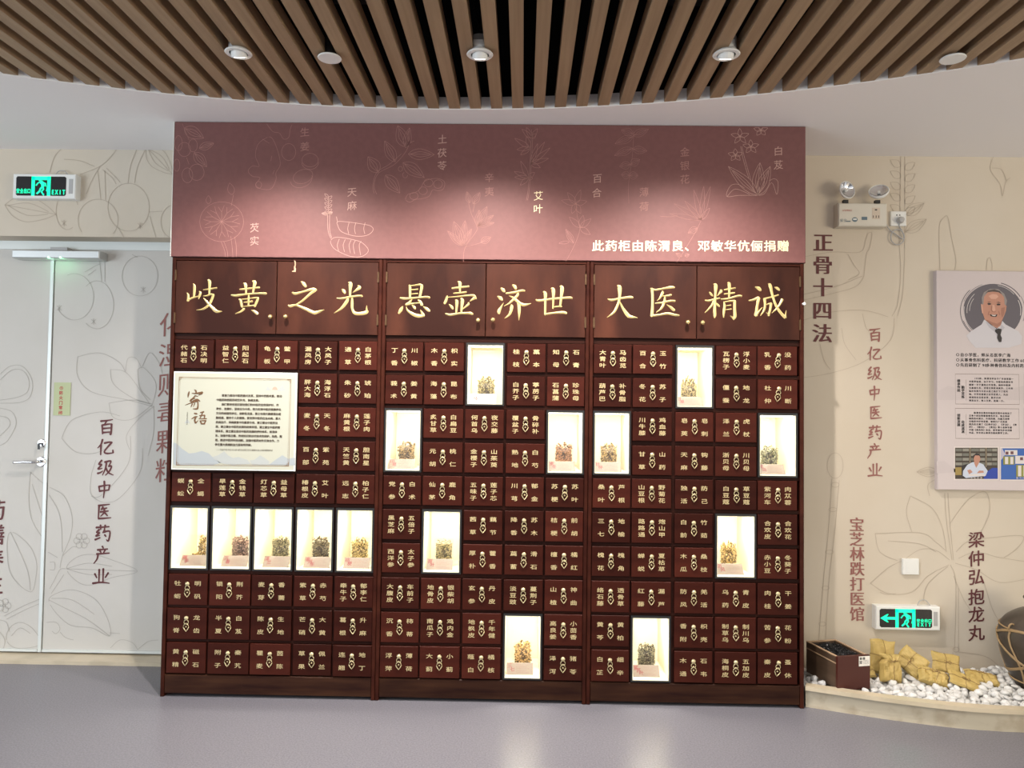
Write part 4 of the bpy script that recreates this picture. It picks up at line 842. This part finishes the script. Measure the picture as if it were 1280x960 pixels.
a.build('blue_logo', flat('logo_blue_grey', '5f7480'), t)
X, Z = ony(1068.5, 274.2, yf); MB().box(X-.009, X+.009, e-.0006, e-.0002, Z-.0035, Z+.0045).build('logo_band', M_WHITEP, t)
X, Z = ony(1095, 267, yf); MB().box(X-.020, X+.020, e, yf-.0003, Z-.028, Z+.030).build('control_panel', flat('control_beige', 'cdbfae'), t)
a = MB().box(X-.006, X+.005, e-.0008, e-.0002, Z+.016, Z+.022)
for q in (-.014, 0, .013): a.box(X+q-.0015, X+q+.0015, e-.0008, e-.0002, Z-.022, Z-.010)
a.build('control_marks', M_MATBLK, t)
x0, z1 = ony(1113.5, 264, YW-.012); x1, z0 = ony(1133, 282.5, YW-.012)
xm, zm = (x0+x1)/2, (z0+z1)/2
t = thing('wall_socket', 'white wall socket with grey plug, right of the emergency light', 'socket', (xm, YW, z0))
MB().cbox(x0, x1, YW-.012, YW, z0, z1, .002).build('faceplate', M_WHITEP, t)
a = MB(); a.lathe([(.0035, 0), (.0035, -.0006), (0, -.0007)], (xm-.009, YW-.0122, z1-.020), axis='y', n=10); a.lathe([(.0035, 0), (.0035, -.0006), (0, -.0007)], (xm+.006, YW-.0122, z1-.020), axis='y', n=10)
a.build('socket_holes', M_MATBLK, t)
t = thing('plug_and_cord', 'grey plug with coiled cord hanging from the wall socket', 'power cord', (xm, YW-.02, z0-.09))
MB().lathe([(.016, 0), (.018, -.012), (.013, -.028), (.0, -.030)], (xm+.004, YW-.0125, zm-.010), axis='y', n=14).build('plug', M_GREYP, t)
pc = lambda u, v: (ony(u, v, YW-.012)[0], YW-.012, ony(u, v, YW-.012)[1])
pts = [(xm+.002, YW-.036, zm-.012)] + [pc(*q) for q in ((1124,282),(1128,289),(1130,297),(1128,303),(1121,306),(1114.5,301),(1114,293),(1119,287.5),(1126,288),(1130.5,295),(1128.5,298.5),(1120,293),(1113,288),(1109,283),(1108,280))]
MB().tube(spline(pts, 6), .0028, 6).build('cord', M_GREYP, t, smooth=True)
x0, z1 = ony(1128.5, 698.5, YW-.014); x1, z0 = ony(1149, 718.5, YW-.014)
t = thing('wall_plate', 'blank white square wall plate above the low exit sign', 'wall plate', ((x0+x1)/2, YW, z0))
MB().cbox(x0, x1, YW-.014, YW, z0, z1, .002).build('faceplate', M_WHITEP, t)
MB().box(x0+.018, x1-.018, YW-.0152, YW-.014, z0+.012, z1-.012).build('rocker', M_WHITEP, t)

# ================= POSTER =================
yf = YW-.03
x0, z1 = ony(1170.5, 338, yf); z0 = ony(1172, 612, yf)[1]; x1 = x0+.74
t = thing('portrait_poster', 'lilac-grey poster with round portrait, text boxes and two photos on the right wall', 'poster', ((x0+x1)/2, YW, z0))
MB().cbox(x0, x1, yf, YW, z0, z1, .002).build('board', M_POST, t)
Q = lambda u, v: ony(u, v, yf)
def flatpoly(name, m, pts, lvl, org=(1195, 340, 10.667)):
    MB().poly([(ony(org[0]+u/org[2], org[1]+v/org[2], yf)[0], yf-.0004*lvl, ony(org[0]+u/org[2], org[1]+v/org[2], yf)[1]) for u, v in pts][::-1]).build(name, m, t)
m_ring = flat('portrait_slate', '5f5a62'); m_coat = flat('portrait_coat', 'c9c6cc'); m_coat2 = flat('portrait_coat_fold', 'b4b1ba'); m_skin = flat('portrait_skin', 'b98672'); m_skin2 = flat('portrait_skin_light', 'cfa08c'); m_shade = flat('portrait_skin_shade', 'a0705e'); m_hair = flat('portrait_hair', '8d8684'); m_hair2 = flat('portrait_hair_dark', '4c423f'); m_dk = flat('portrait_dark', '2a2528'); m_wt = flat('portrait_white', 'd8d2d0')
flatpoly('mountain_print', M_POSTD, [(1171,490),(1185,482),(1205,488),(1230,480),(1262,486),(1290,480),(1290,500),(1171,500)], 1, (0, 0, 1))
flatpoly('mountain_print', M_POSTD, [(1171,577),(1180,576),(1190,584),(1200,590),(1171,592)], 1, (0, 0, 1))
flatpoly('portrait_disc', m_ring, [(490+392*math.cos(R(a))*(1+.012*math.sin(a*.7)), 520+362*math.sin(R(a))) for a in range(0, 360, 8)], 1)
a = MB()
for (c0, c1, rx, ry, w) in ((130, 225, 432, 395, .0035), (95, 160, 418, 380, .003), (285, 330, 420, 385, .0045), (330, 380, 430, 390, .0022), (200, 250, 410, 375, .002)):
    ribbon(a, [Q(1195+(490+rx*math.cos(R(q)))/10.667, 340+(520+ry*math.sin(R(q)))/10.667) for q in range(c0, c1+1, 5)], w, yf-.0005)
a.build('brush_ring_print', m_ring, t)
a = MB()
for (c0, c1, rx, ry, w) in ((175, 225, 345, 320, .0022), (180, 215, 310, 290, .0018), (110, 190, 385, 352, .0022), (280, 320, 370, 345, .0018), (335, 372, 372, 340, .003)):
    ribbon(a, [Q(1195+(490+rx*math.cos(R(q)))/10.667, 340+(520+ry*math.sin(R(q)))/10.667) for q in range(c0, c1+1, 5)], w, yf-.0007)
a.build('brush_highlight_print', m_wt, t)
flatpoly('coat_print', m_coat, [(135,850),(200,790),(340,700),(375,635),(420,660),(540,760),(600,700),(615,650),(660,700),(830,790),(880,860),(870,960),(700,1010),(260,1010),(180,920)], 2)
flatpoly('coat_print', m_coat2, [(420,660),(470,700),(540,770),(515,800),(440,740),(395,665)], 3); flatpoly('coat_print', m_coat2, [(600,700),(650,740),(600,800),(590,760)], 3)
flatpoly('face_print', m_skin, [(345,430),(350,540),(385,640),(470,710),(545,748),(590,720),(615,640),(650,560),(665,430),(640,300),(560,240),(430,245),(360,320)], 3)
flatpoly('hair_print', m_hair, [(345,440),(340,340),(370,270),(450,225),(560,228),(640,290),(678,380),(665,450),(645,430),(640,340),(590,275),(500,262),(420,270),(372,330),(362,430)], 4)
flatpoly('hair_print', m_hair2, [(385,290),(430,245),(510,232),(580,255),(610,300),(560,268),(480,262),(420,270)], 5)
flatpoly('face_highlight', m_skin2, [(430,320),(480,295),(540,300),(565,330),(530,360),(470,362)], 4)
flatpoly('face_highlight', m_skin2, [(480,440),(510,440),(525,510),(500,525),(470,510)], 4)
flatpoly('ear_print', m_skin2, [(330,425),(348,430),(360,550),(345,550),(335,490)], 4); flatpoly('ear_print', m_skin, [(662,450),(672,452),(664,520),(645,570)], 4)
flatpoly('face_shade', m_shade, [(385,640),(470,700),(545,735),(590,705),(615,640),(590,665),(545,690),(480,670),(420,640)], 4); flatpoly('face_shade', m_shade, [(600,480),(650,470),(640,560),(612,610),(598,560)], 4); flatpoly('face_shade', m_shade, [(465,455),(482,450),(478,510),(500,530),(530,525),(520,538),(480,535),(462,510)], 5); flatpoly('face_shade', m_shade, [(435,520),(445,525),(430,580),(420,570)], 5); flatpoly('face_shade', m_shade, [(560,520),(572,520),(585,570),(572,575)], 5)
for pts in ([(412,425),(435,412),(465,420),(460,436),(430,440)], [(535,432),(560,420),(590,428),(585,444),(550,446)], [(405,408),(440,395),(470,402),(440,402)], [(530,404),(570,400),(600,416),(565,410)]): flatpoly('eye_print', m_dk, pts, 5)
flatpoly('mouth_print', m_dk, [(445,565),(500,572),(550,565),(535,598),(490,598),(460,590)], 5); flatpoly('mouth_print', m_wt, [(470,570),(500,575),(530,572),(520,588),(485,585)], 6)
flatpoly('tie_print', m_dk, [(518,770),(560,752),(605,762),(600,800),(590,840),(608,880),(600,935),(570,935),(545,880),(550,830),(520,800)], 6)
a = MB()
for i, ln in enumerate(P_L):
    X, Z = Q(1197.3, 443.3+6.4*i+.05); a.text(ln[:17], X, Z, yf-.0006, .0195, dx=.0212, bold=.03)
X, Z = Q(1199, 480)
ym = yf-.0006
for (u, v, s_) in ((1198.3, 476, '继承传统'), (1203.6, 484, '勤学苦练'), (1198.3, 519, '创新发展'), (1203.6, 527.5, '自成流派')):
    X, Z = Q(u, v)
    for i, ch in enumerate(s_): a.glyph(ch, X, Z-.0162*i, ym, .0165, bold=.04)
for i in range(8):
    X, Z = Q(1212.5, 473.0+3.95*i); a.text(P_B1[i], X, Z, ym, .0105, dx=.0123, bold=.04)
    X, Z = Q(1212.5, 516.0+3.55*i); a.text(P_B2[i], X, Z, ym, .0105, dx=.0120, bold=.04)
a.build('lettering', m_dk, t)
a = MB()
for (v0, v1) in ((467.5, 505), (510.5, 548)):
    ribbon(a, [Q(1194, v0), Q(1273.5, v0+.6), Q(1274.2, v1+.6), Q(1194.4, v1)], .0022, ym, True)
    ribbon(a, [Q(1280, v0), Q(1350, v0+.6), Q(1350, v1+.6), Q(1280, v1)], .0022, ym, True); ribbon(a, [Q(1207.5, v0+7), Q(1207.7, v1-4)], .001, ym)
a.build('text_frame', flat('frame_line', '7d7068'), t)
def rect(name, m, u0, v0, u1, v1, lvl): flatpoly(name, m, [(u0, v0), (u1, v0), (u1, v1), (u0, v1)], lvl, (1185, 550, 13.47))
rect('photo_print', flat('photo_border', 'd9d0cc'), 100, 112, 855, 675, 1)
rect('photo_print', flat('photo_shelf_dark', '40362f'), 118, 130, 835, 655, 2)
for x_ in (360, 630): rect('photo_print', flat('photo_post', '8a7c66'), x_, 130, x_+18, 455, 3)
mb1 = flat('photo_books', '6f7068'); mb2 = flat('photo_books_2', '8c8a80')
for r_ in range(4):
    for q, (xa, xb) in enumerate(((125, 235), (245, 350), (385, 520), (530, 620), (655, 735), (742, 825))):
        rect('photo_print', (mb1, mb2)[(r_+q) % 2], xa, 145+78*r_, xb, 145+78*r_+46, 3)
rect('photo_print', flat('photo_table', '9a8448'), 120, 460, 225, 590, 4)
P2 = (1185, 550, 13.47)
flatpoly('photo_print', m_dk, [(230,430),(330,400),(330,640),(240,640)], 4, P2)
flatpoly('photo_print', flat('photo_blue', '1f3fa0'), [(600,600),(660,530),(740,470),(835,470),(835,655),(600,655)], 4, P2)
flatpoly('photo_print', flat('photo_coat', 'c4ccdc'), [(245,600),(250,520),(320,420),(400,375),(440,370),(520,380),(590,410),(665,520),(640,580),(560,610),(300,640)], 5, P2)
flatpoly('photo_print', m_skin, [(425,290),(440,240),(490,225),(530,250),(540,330),(510,400),(470,470),(440,400)], 6, P2)
flatpoly('photo_print', m_dk, [(415,330),(420,260),(470,222),(520,230),(545,290),(515,260),(450,258)], 7, P2)
flatpoly('photo_print', m_skin, [(320,510),(370,495),(410,540),(350,575)], 6, P2); flatpoly('photo_print', m_skin, [(480,560),(520,515),(590,515),(600,550)], 6, P2)
flatpoly('photo_print', m_wt, [(340,575),(560,565),(640,590),(610,610),(340,605)], 7, P2)
a = MB(); X, Z = ony(1185+390/13.47, 550+632/13.47, yf); a.text('主任诊室', X, Z, yf-.0036, .012, dx=.016); a.build('lettering', m_wt, t)
rect('photo_print', flat('photo_border_2', 'd9d0cc'), 875, 118, 1700, 685, 1)
rect('photo_print', flat('photo_blue_2', '2f5fae'), 890, 140, 1690, 665, 2)
flatpoly('photo_print', flat('photo_pale', 'b8b4c8'), [(890,140),(910,140),(960,240),(900,330),(890,330)], 3, P2)
for (a_, b_, c_, d_) in ((955,170,1165,255),(1130,265,1400,400),(1440,200,1660,330)): rect('photo_print', m_wt, a_, b_, c_, d_, 3)
m_ol = flat('photo_olive', '8a8a3c')
for (a_, b_, c_, d_) in ((925,275,1115,415),(1145,420,1420,620),(1470,380,1660,600)):
    rect('photo_print', m_ol, a_, b_, c_, d_, 4); rect('photo_print', m_wt, a_+30, b_+10, a_+85, d_-10, 5); rect('photo_print', m_wt, a_+120, b_+10, a_+170, d_-10, 5)
for (a_, b_) in ((965,195),(1210,290),(1050,190)): rect('photo_print', flat('photo_maroon', '6a4048'), a_, b_, a_+50, b_+50, 4)
a = MB(); X, Z = ony(1185+1160/13.47, 550+640/13.47, yf); a.text('陈列药品', X, Z, yf-.0036, .012, dx=.016); a.build('lettering', m_wt, t)

# ================= PEBBLE BED =================
base = [(1.497, .013), (1.776, -.099), (2.035, -.179), (2.204, -.207), (2.316, -.215), (2.75, -.235), (3.3, -.20)]
cur = spline([(1.485, .02)]+base[1:], 8)
def off(c, d):
    out = []
    for i in range(len(c)):
        a, b = c[max(i-1, 0)], c[min(i+1, len(c)-1)]; dx, dy = b[0]-a[0], b[1]-a[1]; l = math.hypot(dx, dy)
        out.append((c[i][0]+dy/l*d, c[i][1]-dx/l*d))
    return out
def wallstrip(outer, inner, z0, z1):
    mb = MB(); m = len(outer); V = []
    for o, i in zip(outer, inner): V += [(*o, z0), (*o, z1), (*i, z1), (*i, z0)]
    fs = [(4*k+j, 4*k+4+j, 4*k+4+(j+1) % 4, 4*k+(j+1) % 4) for k in range(m-1) for j in range(4)] + [(3, 2, 1, 0), tuple(4*(m-1)+j for j in range(4))]
    mb.add(V, fs); return mb
kb_ = thing('marble_kerb', 'curved cream marble kerb around the pebble bed, right of the cabinets', 'kerb', (2.2, -.15, 0))
wallstrip(cur, off(cur, -.03), 0, .082).build('riser', M_MARF, kb_)
wallstrip(off(cur, .022), off(cur, -.028), .082, .100).build('capping', M_MAR, kb_)
inner = off(cur, -.031)
fb = MB(); V = []
for p in inner: V += [(p[0], p[1], .060), (p[0], YW-.001, .045), (p[0], p[1], 0.001), (p[0], YW-.001, 0.001)]
m_ = len(inner); fb.add(V, [(4*k, 4*k+4, 4*k+5, 4*k+1) for k in range(m_-1)]+[(0, 1, 3, 2)])
fill = fb.build('bed_fill', M_SAND, kb_)
def kerb_y(x):
    for i in range(len(inner)-1):
        if inner[i][0] <= x <= inner[i+1][0]:
            f_ = (x-inner[i][0])/(inner[i+1][0]-inner[i][0]); return inner[i][1]+f_*(inner[i+1][1]-inner[i][1])
    return inner[0][1] if x < inner[0][0] else inner[-1][1]
# keep-out footprints: herb drawer, jar
DRW = Matrix.Translation((1.696, .0, .088)) @ Matrix.Rotation(R(13), 4, 'Z')
DI = DRW.inverted()
JX, JY = 2.668, .145
def blocked(x, y, r):
    p = DI @ Vector((x, y, .1))
    if -.083-r < p.x < .083+r and -.012-r*.6 < p.y < .25+r: return True
    return math.hypot(x-JX, y-JY) < .135+r*.6
import bmesh
PEBM = []
for i in range(8):
    bm = bmesh.new(); bmesh.ops.create_icosphere(bm, subdivisions=2, radius=1)
    rr = random.Random(i); ph = [rr.uniform(0, 6) for _ in range(4)]
    for v in bm.verts:
        d = 1+.12*math.sin(3*v.co.x+ph[0])+.10*math.sin(4*v.co.y+ph[1])+.08*math.sin(5*v.co.z+ph[2]); v.co *= d
    me = bpy.data.meshes.new('pebble'); bm.to_mesh(me); bm.free(); me.materials.append(M_PEB)
    me.polygons.foreach_set('use_smooth', [True]*len(me.polygons)); PEBM.append(me)
rg = random.Random(11); pts = []
tries = 0
while tries < 26000:
    tries += 1
    x = rg.uniform(1.49, 3.0); yk = kerb_y(x); y = rg.uniform(yk+.016, YW-.02)
    r = rg.uniform(.015, .0225)
    if x < 1.52 and y < .03: continue
    if blocked(x, y, r*.8): continue
    if all((x-a)**2+(y-b)**2 > (.80*(r+c))**2 for a, b, c, *_ in pts[-3000:]): pts.append((x, y, r, 0))
cells = list(pts)
low = [p for p in pts]
# a looser second layer on top
top = []
tries = 0
while tries < 9000 and len(top) < 230:
    tries += 1
    x = rg.uniform(1.56, 2.95); yk = kerb_y(x); y = rg.uniform(yk+.03, YW-.03); r = rg.uniform(.014, .021)
    if blocked(x, y, r): continue
    if all((x-a)**2+(y-b)**2 > (1.15*(r+c))**2 for a, b, c, *_ in top): top.append((x, y, r, 1))
def bed_z(x, y):
    yk = kerb_y(x); f_ = min(max((y-yk)/(YW-yk), 0), 1); return .062-.012*f_+.010*math.sin(x*9)*math.sin(y*13)
allp = []
for x, y, r, l_ in low+top:
    z = bed_z(x, y)+r*.45+(.016 if l_ else 0); allp.append((x, y, z, r, l_))
def px_size(p):
    d = Vector(p[:3])-CAM; zc = d.dot(_f); u = 640+F_PX*d.dot(_r)/zc; return (p[3]/zc)*(1 if u < 1290 else .2)*(1+.3*p[4])
allp.sort(key=px_size, reverse=True)
stuff = MB()
for i, (x, y, z, r, l_) in enumerate(allp):
    me = PEBM[rg.randrange(8)]; sx_, sy_, sz_ = r*rg.uniform(.85, 1.35), r*rg.uniform(.8, 1.1), r*rg.uniform(.6, .85)
    rot = Euler((rg.uniform(-.5, .5), rg.uniform(-.5, .5), rg.uniform(0, 6.28)))
    if i < 300:
        o = bpy.data.objects.new('pebble', me); C.objects.link(o); o.location = (x, y, z); o.rotation_euler = rot; o.scale = (sx_, sy_, sz_)
        tag(o, 'smooth white pebble lying in the bed behind the marble kerb', 'pebble', 'white pebbles in the kerbed bed')
    else:
        M = Matrix.Translation((x, y, z)) @ rot.to_matrix().to_4x4() @ Matrix.Diagonal((sx_, sy_, sz_, 1))
        stuff.add([tuple(M @ v.co) for v in me.vertices], [tuple(p.vertices) for p in me.polygons])
o = stuff.build('pebbles', M_PEB, smooth=True, kind='stuff'); tag(o, 'remaining small white pebbles filling the bed at the wall and beyond', 'pebbles')

# ---------------- herb drawer on the pebbles ----------------
t = thing('herb_box', 'reddish brown open wooden box of black herb on the pebbles beside the right cabinet', 'box', (1.690, .0, .082))
W2, L2, Hh = .083, .245, .152
def obx(*a): return MB().box(*a, DRW)
obx(-W2, W2, 0, .014, 0, Hh).build('front_panel', M_BOXW, t)
for s in (-1, 1):
    a0, a1 = (-W2+.004, -W2+.013) if s < 0 else (W2-.013, W2-.004)
    sp_ = obx(a0, a1, .014, L2, .004, Hh-.006).build('side_panel', M_BOXS, t)
    obx(a0-.0005, a1+.0005, .014, L2, Hh-.006, Hh-.002).build('top_edge', M_BOXE, sp_)
bp_ = obx(-W2+.013, W2-.013, L2-.009, L2, .004, Hh-.006).build('back_panel', M_BOXS, t)
obx(-W2+.013, W2-.013, L2-.0095, L2+.0005, Hh-.006, Hh-.002).build('top_edge', M_BOXE, bp_)
obx(-W2+.013, W2-.013, .014, L2-.009, .004, .012).build('bottom_panel', M_BOXS, t)
obx(-W2+.002, -W2+.0038, .014, L2, .095+.02, .120).build('groove_strip', M_BOXE, t)
sl = obx(W2-.058, W2-.002, -.0012, -.0002, Hh-.048, Hh-.004).build('label_sticker', M_CARDW, t)
a = MB(); a.text('黄精', W2-.049, Hh-.014, -.0018, .013, dx=.016, M=DRW, bold=.03)
a.glyph('双', W2-.049, Hh-.031, -.0018, .016, M=DRW, bold=.03)
for i, ln in enumerate(('产地安全', '性味归经', '功效主治')): a.text(ln, W2-.034, Hh-.023-.007*i, -.0018, .006, dx=.0075, M=DRW)
a.build('lettering', M_MATBLK, sl)
sd = MB(); rs = random.Random(5)
sd.box(-W2+.014, W2-.014, .015, L2-.010, .0125, Hh-.022, DRW)
for i in range(1500):
    M = DRW @ Matrix.Translation((rs.uniform(-W2+.018, W2-.018), rs.uniform(.019, L2-.014), Hh-.021+rs.uniform(0, .010))) @ Euler((rs.uniform(0, 3), rs.uniform(0, 3), rs.uniform(0, 3))).to_matrix().to_4x4()
    s_ = rs.uniform(.0018, .0034); sd.box(-s_, s_, -s_*.6, s_*.6, -s_*.5, s_*.5, M)
tag(sd.build('dried_herb', M_SEED, kind='stuff', org=(1.69, .1, .1)), 'black dried herb heaped in the open wooden box', 'dried herb')

MB().tube([(EDGE[2][1]-.004, -.004, ony(1002, 380, 0)[1]), (EDGE[2][1]-.004, -.016, ony(1002, 380, 0)[1])], .007, 8).build('hook', M_WHITEP, cab)
sm = [onz(u, v, .0006) for u, v in ((497, 877), (482, 915), (466, 960), (440, 1040))]
sb = MB(); sb.add([(sm[0][0], sm[0][1], .0006), (sm[0][0]+.0018, sm[0][1], .0006), (sm[3][0]+.0018, sm[3][1], .0006), (sm[3][0], sm[3][1], .0006)], [(3, 2, 1, 0)]); sb.build('seam', mat('seam_grey', (.20, .20, .22), .5), bpy.data.objects['floor'])
# ---------------- paper packets ----------------
def packet(lab, cx_, cy_, cz, w, h, th, rot, seed, pinch=0.0, mode=0):
    t = thing('paper_packet', lab, 'paper packet', (cx_, cy_, cz), 'yellow paper herb packets on the pebbles')
    rr = random.Random(seed); ph = [rr.uniform(0, 6.28) for _ in range(6)]
    M = Matrix.Translation((cx_, cy_, cz)) @ Euler([R(q) for q in rot], 'XYZ').to_matrix().to_4x4()
    n = 14; V = []
    def surf(u, v, s_):
        e = max(0, (1-abs(u)**5))*max(0, (1-abs(v)**5))
        wk = .10*math.sin(5*u+ph[0])*math.sin(6*v+ph[1])+.06*math.sin(11*u+7*v+ph[2])+.05*abs(math.sin(9*v-5*u+ph[3]))
        if mode: wk += .22*abs(math.sin(7*u+ph[4]+v))-.1
        pw = 1-pinch*math.exp(-((v-.55)/.18)**2)
        x = u*w/2*pw*(1+.04*math.sin(4*v+ph[4])); z = v*h/2*(1+.04*math.sin(4*u+ph[5]))
        y = s_*th/2*(e**.5*(1+wk*1.6)+.03)
        return Vector((x, y, z))
    for s_ in (-1, 1):
        for a in range(n+1):
            for b in range(n+1): V.append(tuple(M @ surf(a/n*2-1, b/n*2-1, s_)))
    o2 = (n+1)**2; fs = []
    for a in range(n):
        for b in range(n):
            q = a*(n+1)+b; fs += [(q, q+n+1, q+n+2, q+1), (q+o2, q+1+o2, q+n+2+o2, q+n+1+o2)]
    rim = [a*(n+1) for a in range(n)]+[n*(n+1)+b for b in range(n)]+[a*(n+1)+n for a in range(n, 0, -1)]+[b for b in range(n, 0, -1)]
    for i in range(len(rim)):
        p, q = rim[i], rim[(i+1) % len(rim)]; fs.append((p, p+o2, q+o2, q))
    MB().add(V, fs).build('wrapping', M_KRAFT, t, smooth=False)
    # folded flap and string
    st = MB()
    def loop(fix, axis):
        out = []
        for s_ in (-1, 1):
            rng_ = range(-10, 11) if s_ < 0 else range(10, -11, -1)
            for k in rng_:
                q = k/10
                p = surf(fix+.03*math.sin(q*5), q, s_) if axis == 'v' else surf(q, fix+.03*math.sin(q*4), s_)
                p.y += s_*.0012; out.append(M @ p)
        return out
    st.tube(loop(rr.uniform(-.1, .1), 'v'), .0010, 5, True); st.tube(loop(.5 if mode else rr.uniform(-.1, .15), 'h'), .0010, 5, True)
    k0_ = surf(0, .5 if mode else .05, -1)
    st.tube([M @ (k0_+Vector((.018*math.cos(a_*.9), -.004-.002*math.sin(a_*2), .008*math.sin(a_*.9*2)))) for a_ in range(8)], .0010, 5, True)
    st.build('string', M_STRING, t)
    return t
packet('tall yellow paper packet standing upright at the left against the wall', 1.935, .235, .165, .125, .155, .028, (-12, 8, 4), 1)
packet('crumpled yellow paper bundle tied at its neck, in front of the tall packet', 1.938, .165, .135, .105, .125, .045, (-14, 6, 8), 2, .35, 1)
packet('square yellow packet leaning diagonally, second from the tall one', 2.065, .215, .148, .105, .125, .026, (-35, -52, 0), 3)
packet('plump yellow packet lying low in front between two leaning ones', 2.115, .115, .110, .135, .075, .050, (-40, 14, -10), 4, 0, 1)
packet('flat square yellow packet leaning on the wall side, near the middle', 2.235, .225, .143, .135, .090, .022, (-25, 10, 0), 5)
packet('flat yellow packet lying tilted on the pebbles in front of the middle one', 2.240, .080, .108, .140, .078, .022, (-55, 20, -10), 6)
packet('small flat yellow packet alone at the right, nearest the clay jar', 2.365, .155, .098, .150, .070, .030, (-62, 10, -8), 7, 0, 1)
packet('small yellow packet half hidden right behind the wooden box', 1.835, .205, .100, .100, .060, .030, (-50, -4, 0), 8)

# ---------------- clay jar ----------------
jz = .058
t = thing('clay_jar', 'large dark clay jar bound with split cane at the right end of the bed', 'jar', (JX, JY, jz))
prof = [(.0, 0), (.125, 0), (.140, .02), (.168, .08), (.188, .14), (.199, .20), (.200, .245), (.188, .290), (.160, .325), (.120, .352), (.088, .368), (.080, .385), (.082, .40), (.095, .412), (.094, .420), (.076, .420), (.072, .40), (.0, .39)]
ps = [(max(a, 0), b) for a, b in spline(prof, 3)]
MB().lathe(ps, (JX, JY, jz), n=56).build('body', M_JAR, t, smooth=True)
def jr(z):
    for i in range(1, 10):
        if prof[i][1] <= z <= prof[i+1][1]:
            f_ = (z-prof[i][1])/(prof[i+1][1]-prof[i][1]+1e-9); return prof[i][0]+f_*(prof[i+1][0]-prof[i][0])
    return .125
def jpath(fn, n=64, closed=True, dr=.004):
    out = []
    for i in range(n):
        a, z = fn(i/n); r = jr(z)+dr; out.append((JX+r*math.cos(a), JY+r*math.sin(a), jz+z))
    return out
for ph in (0, 2.1, 4.2):
    for d in (0, .006):
        MB().tube(jpath(lambda q: (2*math.pi*q, .175+d+.105*math.sin(2*math.pi*q+ph))), .0035, 5, True).build('cane_band', M_CANE, t, smooth=True)
for z in (.282, .040):
    MB().tube(jpath(lambda q: (2*math.pi*q, z)), .004, 5, True).build('cane_band', M_CANE, t, smooth=True)
for k in range(6):
    a0 = math.pi+.25+k*math.pi/3
    for d in (0, .02):
        MB().tube([(JX+(jr(z)+.004)*math.cos(a0+d+.12*math.sin(z*18)), JY+(jr(z)+.004)*math.sin(a0+d+.12*math.sin(z*18)), jz+z) for z in [.012+.0135*q for q in range(21)]], .003, 5).build('cane_upright', M_CANE, t, smooth=True)
MB().tube([(JX-.186-.016*math.sin(q), JY-.03, jz+.285+.022*math.cos(q)) for q in [i*2*math.pi/14 for i in range(14)]], .004, 6, True).build('cane_loop', M_CANE, t, smooth=True)
